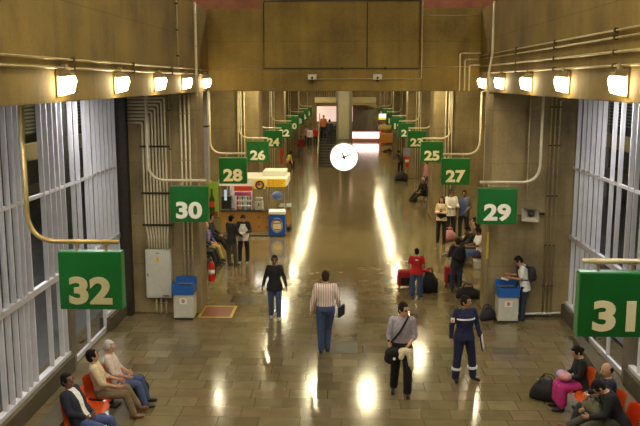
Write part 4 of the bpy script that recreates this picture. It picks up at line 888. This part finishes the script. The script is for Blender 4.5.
# man in striped shirt, walking away
p = FL(325.5, 353)
pt, J = person('man in pink striped shirt and blue jeans walking away with a folder', p, 4, 1.77, .0105, 0, 1, top=C_STRIPE, sleeve='long', trouser=C_JEAN, aL=((-.28, -.05, -1), (-.16, .16, -1)), aR=((.28, -.12, -1), (.12, .50, -.75)),
    lL=((-.01, .0, -1), (.0, -.06, -1)), lR=((-.08, .22, -1), (-.05, -.10, -1)), hem=.02, hpitch=6, curlR=1.0, girth=1.1)
hl = world(pt, J['handR'])
t = thing('folder', 'dark folder and papers under the arm of the man in the striped shirt', 'folder', hl, pt.rotation_euler.z); part('cover', C_NSUIT, t, lambda b: box(b, (.03, -.03, .0), (.05, .32, .22), rz=R(-25), bev=.008)); part('papers', mat('paper', (.62, .64, .7), .6), t, lambda b: box(b, (-.01, -.05, .015), (.035, .27, .20), rz=R(-25)))
# woman in black
p = FL(275, 319)
person('woman in black long-sleeved top and blue jeans walking towards the camera', p, 183, 1.57, .0115, 2, 0, hairstyle='bun', top=C_BLACK, trouser=C_JEAN, aL=((-.34, .0, -1), (-.24, .16, -1)), aR=((.34, -.05, -1), (.26, .1, -1)), lL=((-.02, .1, -1), (-.02, -.04, -1)), lR=((.03, -.02, -1), (.0, -.25, -1)), hem=-.16, female=True, girth=1.08, shoe=SHOE_W)
# child in red with luggage
p = FL(416, 296)
person('short person in a red T-shirt and baggy jeans seen from behind', p, -2, 1.29, .0125, 1, 0, top=C_RED, sleeve='short', trouser=C_JEAN, aL=((-.3, .25, -1), (-.0, .8, -.6)), aR=((.3, .25, -1), (.0, .8, -.6)), lL=((-.12, .03, -1), None), lR=((.12, .03, -1), None), hem=-.14, girth=1.2, hpitch=10, baggy=.05,
    extras=lambda t, J, s, T: part('shirt_print', WHITE, t, lambda b: box(b, T(.40, -.135), (.10*s, .02, .035*s))))
p = FL(406, 289); suitcase('red and black suitcase left of the short person in red', (p.x-.02, p.y+.2, 0), (.42, .28, .50), R(8), C_DRED)
p = FL(430, 294); duffel('large black travel bag right of the short person in red', (p.x, p.y+.22, 0), (.46, .42, .56), R(-10), C_BLACK, sag=1.0)
solo('red_pouch', C_RED, 'small red pouch lying on the large black travel bag', 'pouch', lambda b: ellipsoid(b, (p.x-.12, p.y+.22, .60), (.14, .1, .05)), smooth=True)
# person with rucksack
p = FL(456, 292)
pt, J = person('person in dark jacket and jeans with a rucksack seen from behind', p, 12, 1.50, .0125, 1, 1, top=C_CHAR, jacket=C_CHAR, trouser=C_JEAN_D, aL=((-.25, .3, -1), (.1, .8, -.2)), aR=((.28, .0, -1), (.05, .5, -1)), hyaw=15, lL=((-.06, .03, -1), None), lR=((.07, .03, -1), None))
backpack_on(pt, J, 1.5/1.72, 'black rucksack on the back of the person in a dark jacket', C_BLACK, .3, .95)
hl = world(pt, J['handL']); t = thing('newspaper', 'folded white papers in the hand of the person with the rucksack', 'paper', hl, pt.rotation_euler.z+R(20)); part('sheet', WHITE, t, lambda b: (box(b, (-.05, .03, .03), (.20, .012, .12), rx=R(40)), box(b, (-.03, .05, .0), (.16, .012, .10), rx=R(55))))
p = FL(451, 288); suitcase('red suitcase standing behind the person with the rucksack', (p.x+.06, p.y+.3, 0), (.42, .26, .56), R(5), C_DRED)
# man at the bin
p = FL(523, 320)
pt, J = person('man in white T-shirt and jeans standing at the right bin', p, 78, 1.60, .0125, 1, 0, top=C_WHITE, sleeve='short', trouser=C_JEAN_D, lean=8, hpitch=32, aL=((-.12, .1, -1), (.08, 1, .05)), aR=((.12, .15, -1), (-.1, 1, .1)), lL=((-.06, .05, -1), None), lR=((.06, .02, -1), None), hem=-.15)
backpack_on(pt, J, 1.6/1.72, 'dark backpack on the man in a white T-shirt', C_CHAR, .25, .85)
hl = world(pt, (0, .46, .97)); t = thing('paper_sheet', 'papers in the hands of the man at the bin', 'paper', hl, pt.rotation_euler.z); part('sheet', WHITE, t, lambda b: box(b, (0, .0, .02), (.2, .16, .015), rx=R(12))); part('fold', WHITE, t, lambda b: box(b, (0, .08, .035), (.19, .02, .015), rx=R(30)))
p = FL(473, 301); duffel('long black bag on the floor near the right pillar', (p.x-.1, p.y+.25, 0), (.62, .36, .34), R(-8), C_BLACK)
p = FL(484, 311); duffel('small black bag on the floor beside the right bin', (p.x-.05, YF-.3, 0), (.36, .3, .32), R(20), C_CHAR, trim=C_BLUE)
# two men near the kiosk
p = FL(232, 266)
person('man in dark grey shirt and grey trousers standing with his back turned near the kiosk', p, -35, 1.60, .014, 1, 0, top=C_CHAR, trouser=C_GRTR, aL=((-.2, .25, -1), (.1, .8, -.6)), aR=((.2, .2, -1), (0, .8, -.5)), lL=((-.14, .03, -1), None), lR=((.14, .03, -1), None), hem=-.14, group=None)
p = FL(244, 263)
pt, J = person('man in white top with dark sleeves reading near the kiosk', p, 178, 1.57, .014, 1, 0, top=C_NSUIT, inner=None, trouser=C_NSUIT, hpitch=28, aL=((-.3, .15, -1), (.5, .9, -.1)), aR=((.3, .15, -1), (-.5, .9, -.1)), lL=((-.1, .03, -1), None), lR=((.1, .03, -1), None), shoe=SHOE_W, hem=-.12,
    extras=lambda t, J, s, T: part('white_vest', C_WHITE, t, lambda b: loft(b, [(T(-.14), J['xr'], J['yr'], .20*s, .16*s), (T(.07), J['xr'], J['yr'], .185*s, .15*s), (T(.3, .01), J['xr'], J['yr'], .165*s, .158*s), (T(.45, .006), J['xr'], J['yr'], .12*s, .128*s)]), remesh=.014, sm=3))
hl = world(pt, (0, .36, J['handL'].z)); t = thing('leaflet', 'white leaflet held by the man reading near the kiosk', 'paper', hl, pt.rotation_euler.z); part('sheet', WHITE, t, lambda b: (box(b, (-.05, 0, .02), (.11, .16, .012), rz=R(8)), box(b, (.06, 0, .02), (.11, .16, .012), rz=R(-8))))
# ------------------------------------------------------------------ seated rows near the camera
def sit(label, cpos, rz, pz=.50, off=-.03, **k):
    h = k.pop('h', 1.66); s = h/1.72; q = k.pop('q', .0115)
    sp, dy = k.pop('spread', .14), k.pop('dy', 0)
    if 'lL' not in k: k['lL'], k['lR'] = seat_legs(s, pz-.04*s-.025, sp, dy)
    d = rot_pt((0, 0, 0), rz, (0, off, 0))
    return person(label, (cpos[0]+d.x, cpos[1]+d.y), math.degrees(rz), h, q, k.pop('skin', 1), k.pop('hair', 0), pz=pz, **k)
LAP = dict(aL=((-.18, .35, -1), (.40, .85, -.35)), aR=((.18, .35, -1), (-.40, .85, -.35)))
def opened(m):
    def f(t, J, s, T):
        """open jacket: two front halves and sleeves over the shirt"""
        def jk(b):
            for sg in (-1, 1):
                loft(b, [(T(a, d-.012)+J['xr']*(sg*w*.54*s), J['xr'], J['yr'], w*.58*s, dd*s) for a, w, dd, d in ((-.14, .19, .15, 0), (.0, .19, .145, 0), (.15, .175, .13, .005), (.30, .19, .145, .01), (.42, .19, .13, .0), (.49, .15, .10, -.005))])
            for n_, sg in (('L', -1), ('R', 1)):
                S_, E_, W_ = J['sho'+n_], J['elb'+n_], J['wri'+n_]
                capsule(b, T(.455)+J['xr']*(sg*.08*s), .082*s, S_, .08*s); capsule(b, S_, .08*s, E_, .065*s); capsule(b, E_, .065*s, E_.lerp(W_, .93), .05*s)
            loft(b, [(T(-.14, -.05), J['xr'], J['yr'], .18*s, .10*s), (T(.3, -.05), J['xr'], J['yr'], .18*s, .1*s), (T(.5, -.04), J['xr'], J['yr'], .11*s, .07*s)])
        part('jacket', m, t, jk, remesh=.0115, sm=4)
    return f
sit('man in dark jacket, white shirt and jeans sitting nearest in the left row', LROW[0], R(-100), off=.04, skin=2, top=C_WHITE, trouser=C_JEAN, lean=-24, spread=.17, hyaw=-12, hpitch=14, h=1.66, extras=opened(C_NSUIT), **LAP)
sit('man in cream shirt and khaki trousers sitting in the left row', LROW[2], R(-80), off=.04, skin=0, top=C_CREAM, sleeve='rolled', trouser=C_KHAKI, lean=-13, spread=.16, hyaw=18, h=1.64, aL=((-.15, .5, -1), (.15, .9, -.25)), aR=((.15, .5, -1), (-.15, .9, -.3)), shoe=SHOE_B, hem=.02, lL=((-.14, 1, .02), (.0, .55, -1)), lR=((.08, 1, .0), (0, .35, -1)))
sit('white-haired man in pale shirt and jeans sitting farthest in the left row', LROW[3], R(-84), off=.04, skin=0, hair=2, top=C_PALE, sleeve='rolled', trouser=C_JEAN, lean=-15, spread=.15, hyaw=-24, hpitch=24, h=1.6, aL=((-.2, .4, -1), (.5, .9, -.35)), aR=((.2, .4, -1), (-.3, .9, -.4)), hem=-.12, girth=1.05)
p = FL(139, 397); duffel('small black bag at the feet of the white-haired man', (p.x+.02, p.y+.05, 0), (.30, .22, .34), R(50), C_BLACK)
sit('woman in black top and magenta skirt sitting farthest in the right row', RROW[0], R(92), h=1.5, skin=0, hair=0, hairstyle='bun', top=C_BLACK, trouser=None, skirt=C_MAG, lean=4, hpitch=24, female=True, aL=((-.15, .25, -1), (.35, .9, -.2)), aR=((.15, .25, -1), (-.35, .9, -.25)), girth=1.1)
hp = rot_pt((RROW[0][0], RROW[0][1], 0), R(92), (0, .26, .56)); t = thing('bundle', 'pink and lilac bundle on the lap of the woman in the magenta skirt', 'bundle', hp, R(92))
part('wrap', C_PINK, t, lambda b: (ellipsoid(b, (0, 0, .06), (.17, .11, .09)), ellipsoid(b, (-.13, .0, .09), (.08, .08, .07))), remesh=.012, sm=3); part('fold', mat('cloth_lilac', (.35, .25, .5), .8), t, lambda b: ellipsoid(b, (.05, .04, .08), (.09, .09, .075)), True)
sit('balding man in dark suit jacket sitting third in the right row', RROW[2], R(92), off=.02, h=1.62, skin=0, hair=0, hairstyle='bald', top=C_NSUIT, trouser=C_CHAR, lean=2, hyaw=10, hpitch=6, aL=((-.2, .4, -1), (.6, .8, .0)), aR=((.2, .4, -1), (-.6, .8, .05)), girth=1.08, jacket=C_NSUIT)
sit('dark-haired man in black leaning over a khaki bag, nearest in the right row', RROW[3], R(84), off=.04, h=1.64, skin=0, hair=0, top=C_BLACK, jacket=C_BLACK, trouser=C_OLIVE, lean=26, hpitch=34, hyaw=0, shoe=SHOE_B, aL=((-.25, .25, -1), (.45, .8, -.3)), aR=((.2, .25, -1), (-.3, .9, -.2)),
    lL=((-.10, 1, .02), (.06, 1, -.62)), lR=((.02, 1, .10), (-.05, 1, -.5)), footL=(0, 1, .5), footR=(0, 1, .25))
hp = rot_pt((RROW[3][0], RROW[3][1], 0), R(84), (.12, .42, .53)); duffel('khaki canvas bag on the lap of the man with crossed legs', hp, (.40, .26, .24), R(92)+.3, cloth('canvas', (.09, .085, .045)))
p = FL(549, 404); duffel('large black bag on the floor in front of the right row of seats', (p.x, p.y+.18, 0), (.58, .44, .40), R(-32), C_BLACK, sag=.95)
# ------------------------------------------------------------------ seats and waiting people between the front pillars
for i in range(4):
    chair('red shell seat in the row behind the left pillar', (-4.5, 24.5+.62*i), R(-92), REDS, 'red seats behind the left pillar')
    chair('red shell seat in the row behind the right pillar', (4.3, 24.3+.62*i), R(92), REDS, 'red seats behind the right pillar')
sit('person in dark clothes sitting nearest on the red seats by the kiosk', (-4.5, 24.5), R(-100), q=.015, top=C_BLACK, trouser=C_CHAR, hpitch=20, fingers=False, **LAP)
sit('fair-haired person in blue jacket and yellow trousers on the red seats by the kiosk', (-4.45, 25.12), R(-120), q=.015, h=1.62, skin=0, hair=3, hairstyle='long', top=C_BLUE, trouser=cloth('mustard', (.45, .36, .08)), inner=C_PINK, female=True, fingers=False, **LAP)
sit('dark-haired person in black on the red seats, farthest by the green banner', (-4.5, 26.3), R(-95), q=.015, h=1.74, top=C_BLACK, trouser=C_BLACK, fingers=False, **LAP)
sit('man in white T-shirt and jeans sitting nearest on the right red seats', (4.15, 24.4), R(96), q=.015, skin=2, top=C_WHITE, sleeve='short', trouser=C_JEAN, lean=4, hpitch=14, cap=None, fingers=False, lL=((-.12, 1, .0), (0, .5, -1)), lR=((.1, 1, .0), (0, .35, -1)), aL=((-.2, .4, -1), (.3, 1, -.1)), aR=((.2, .4, -1), (-.3, 1, -.1)))
sit('person in black leaning forward on the right red seats behind the white T-shirt man', (4.1, 25.0), R(100), q=.015, skin=1, top=C_BLACK, trouser=C_OLIVE, lean=22, hpitch=12, fingers=False, lL=((-.12, 1, .05), (0, .6, -1)), lR=((.1, 1, .0), (0, .45, -1)), aL=((-.2, .6, -1), (.3, 1, -.1)), aR=((.2, .6, -1), (-.3, 1, -.1)))
sit('dark-haired person in a brown top, third on the right red seats', (4.2, 25.6), R(88), q=.015, skin=0, hair=1, hairstyle='long', top=cloth('brown_top', (.06, .035, .02)), trouser=C_BLACK, female=True, fingers=False, **LAP)
sit('person in grey top farthest on the right red seats', (4.25, 26.2), R(92), q=.015, skin=1, top=C_GREY, trouser=C_BLACK, fingers=False, **LAP)
p = FL(453, 247); duffel('pink bag on the floor beside the knees of the people on the right red seats', (p.x, p.y+1.1, .0), (.5, .34, .42), R(30), C_PINK)
p = FL(482, 269); t = thing('pale_box', 'small pale box on the floor under the right red seats', 'box', (p.x, p.y+.1, 0)); part('carton', OFFW, t, lambda b: bx(b, -.24, .24, -.16, .16, 0, .24, bev=.01)); part('lid', WHITE, t, lambda b: bx(b, -.25, .25, -.17, .17, .24, .27, bev=.006))
p = FL(441, 243)
person('woman in black cardigan over pale top standing right of the hall with folded arms', p, 160, 1.66, .014, 0, 0, hairstyle='long', top=C_YEL if False else C_CREAM, trouser=C_BLACK, female=True, fingers=False, aL=((-.2, .25, -1), (.8, .7, .1)), aR=((.2, .25, -1), (-.8, .7, .1)),
    extras=lambda t, J, s, T: part('waistcoat', C_BLACK, t, lambda b: loft(b, [(T(-.15), J['xr'], J['yr'], .19*s, .145*s), (T(.07), J['xr'], J['yr'], .175*s, .13*s), (T(.32), J['xr'], J['yr'], .165*s, .138*s), (T(.4), J['xr'], J['yr'], .13*s, .12*s)]), remesh=.014, sm=3))
p = FL(450, 238)
person('man in white jacket and dark cap standing behind the woman in the black cardigan', p, 200, 1.78, .014, 1, 0, top=C_WHITE, jacket=C_WHITE, trouser=C_CHAR, cap=C_CHAR, fingers=False, aL=((-.25, .3, -1), (.4, .8, .0)), aR=((.25, .3, -1), (-.4, .8, -.1)), hyaw=-20)
p = FL(463, 238)
person('man in grey jacket over blue shirt standing against the right pillar', p, 165, 1.76, .014, 2, 0, top=C_BLUE, trouser=C_CHAR, fingers=False, extras=opened(C_GREY), aL=((-.25, .1, -1), (.3, .6, -.3)), aR=((.25, .1, -1), (-.2, .6, -.6)))
# ------------------------------------------------------------------ people far down the hall
FARK = dict(q=.022, fingers=False)
def squat(label, px, py, head, **k):
    p = FL(px, py); s = 1
    return person(label, p, head, pz=k.pop('pz', .32), lL=((-.15, 1, .25), (0, .12, -1)), lR=((.15, 1, .25), (0, .12, -1)), **{**FARK, **k})
p = FL(421, 201)
person('man in white cap and black clothes sitting at the foot of the third right pillar', (p.x+.15, p.y), 125, 1.72, .022, 1, 2, pz=.36, top=C_BLACK, trouser=C_BLACK, fingers=False, lean=8, lL=((-.12, 1, .15), (0, .9, -.5)), lR=((.12, 1, .25), (0, .7, -.6)), **LAP)
p = FL(428, 199)
person('person in brown top sitting second at the foot of the third right pillar', (p.x+.25, p.y+.95), 140, 1.72, .022, 1, 0, pz=.5, top=cloth('rust', (.12, .04, .02)), trouser=C_BLACK, fingers=False, lL=((-.12, 1, .1), (0, .5, -.8)), lR=((.12, 1, .1), (0, .5, -.8)), **LAP)
p = FL(431, 196)
person('person in a pale top standing behind the pair at the third right pillar', (p.x-.1, p.y+1.7), 100, 1.62, .022, 0, 0, top=C_PINK, trouser=C_BLACK, fingers=False)
p = FL(415, 201); duffel('brown bag at the feet of the man in the white cap', (p.x-.1, p.y, 0), (.42, .32, .3), R(20), cloth('brown_bag', (.13, .08, .035)))
p = FL(401, 181); duffel('big dark bag with an orange base standing alone right of the hall', (p.x, p.y, 0), (.75, .5, .55), 0, C_CHAR, sag=1.0, trim=C_ORANGE)
p = FL(401, 176)
person('person bending over the big dark bag right of the hall', (p.x, p.y+.5), 150, 1.6, .022, 1, 0, top=C_OLIVE, trouser=C_BLACK, lean=26, hpitch=10, fingers=False, aL=((-.2, .7, -.7), (.1, .8, -.6)), aR=((.2, .7, -.7), (-.1, .8, -.6)))
p = FL(394, 152)
person('person in dark clothes sitting on the floor against a far right pillar', (p.x, p.y), 70, 1.75, .03, 1, 0, pz=.14, top=C_BLACK, trouser=C_BLACK, fingers=False, lean=-20, lL=((-.1, 1, .0), (0, 1, -.1)), lR=((.1, 1, .3), (0, 1, -.4)), **LAP)
squat('worker in yellow and orange vest crouching by a left pillar', 287, 167, -60, top=C_YEL, trouser=C_NAVY, lean=25, skin=2, extras=lambda t, J, s, T: part('orange_panel', C_ORANGE, t, lambda b: loft(b, [(T(-.1), J['xr'], J['yr'], .21*s, .16*s), (T(.12), J['xr'], J['yr'], .19*s, .15*s)]), remesh=.022, sm=2))
p = FL(301, 159); person('person in dark red shirt and grey trousers walking near a far left pillar', p, 175, 1.7, .026, 2, 0, top=cloth('dark_red', (.2, .015, .015)), trouser=C_GREY, fingers=False)
p = FL(310, 147); person('person in white shirt and blue cap standing with two others near the stairs', p, 160, 1.7, .028, 1, 0, top=C_WHITE, trouser=C_CHAR, cap=C_BLUE, fingers=False)
p = FL(315.5, 146); person('person in bright red shirt standing with two others near the stairs', p, 200, 1.68, .028, 1, 0, top=C_RED, trouser=C_CHAR, fingers=False)
p = FL(306.5, 145); person('person in pink shirt standing with two others near the stairs', p, 150, 1.7, .028, 1, 0, top=C_PINK, trouser=C_JEAN_D, fingers=False)
pt, J = person('person in dark jacket and jeans climbing the far stairs', (-1.12, SY+2.35), 5, 1.72, .028, 1, 0, top=C_CHAR, trouser=C_JEAN_D, fingers=False); pt.location.z = .17*8
pt2, J2 = person('person in orange coming down the far stairs', (-1.55, SY+3.0), 170, 1.65, .03, 1, 0, top=cloth('rust_far', (.35, .1, .04)), trouser=C_BLACK, fingers=False); pt2.location.z = .17*10
for px, py, c_, lb in ((378, 139, C_BLUE, 'blue'), (392, 141, C_GREY, 'grey'), (381, 140, C_RED, 'red')):
    p = FL(px, py); person('person in %s top by the orange stall at the far end' % lb, p, 120, 1.68, .03, 1, 0, top=c_, trouser=C_CHAR, fingers=False)
# ------------------------------------------------------------------ bake the smoothing modifiers, set the picture up
dg = bpy.context.evaluated_depsgraph_get()
done = [(o, bpy.data.meshes.new_from_object(o.evaluated_get(dg))) for o in PENDING]
for o, me in done:
    old = o.data; o.modifiers.clear(); me.name = old.name; o.data = me
    for p in me.polygons: p.use_smooth = True
    if old.users == 0: bpy.data.meshes.remove(old)
SC.view_settings.view_transform = 'Standard'; SC.view_settings.look = 'None'; SC.view_settings.gamma = 1; SC.view_settings.exposure = EXPO
SC.cycles.use_denoising = True; SC.cycles.sample_clamp_indirect = 8
SC.cycles.max_bounces = 8; SC.cycles.caustics_reflective = False
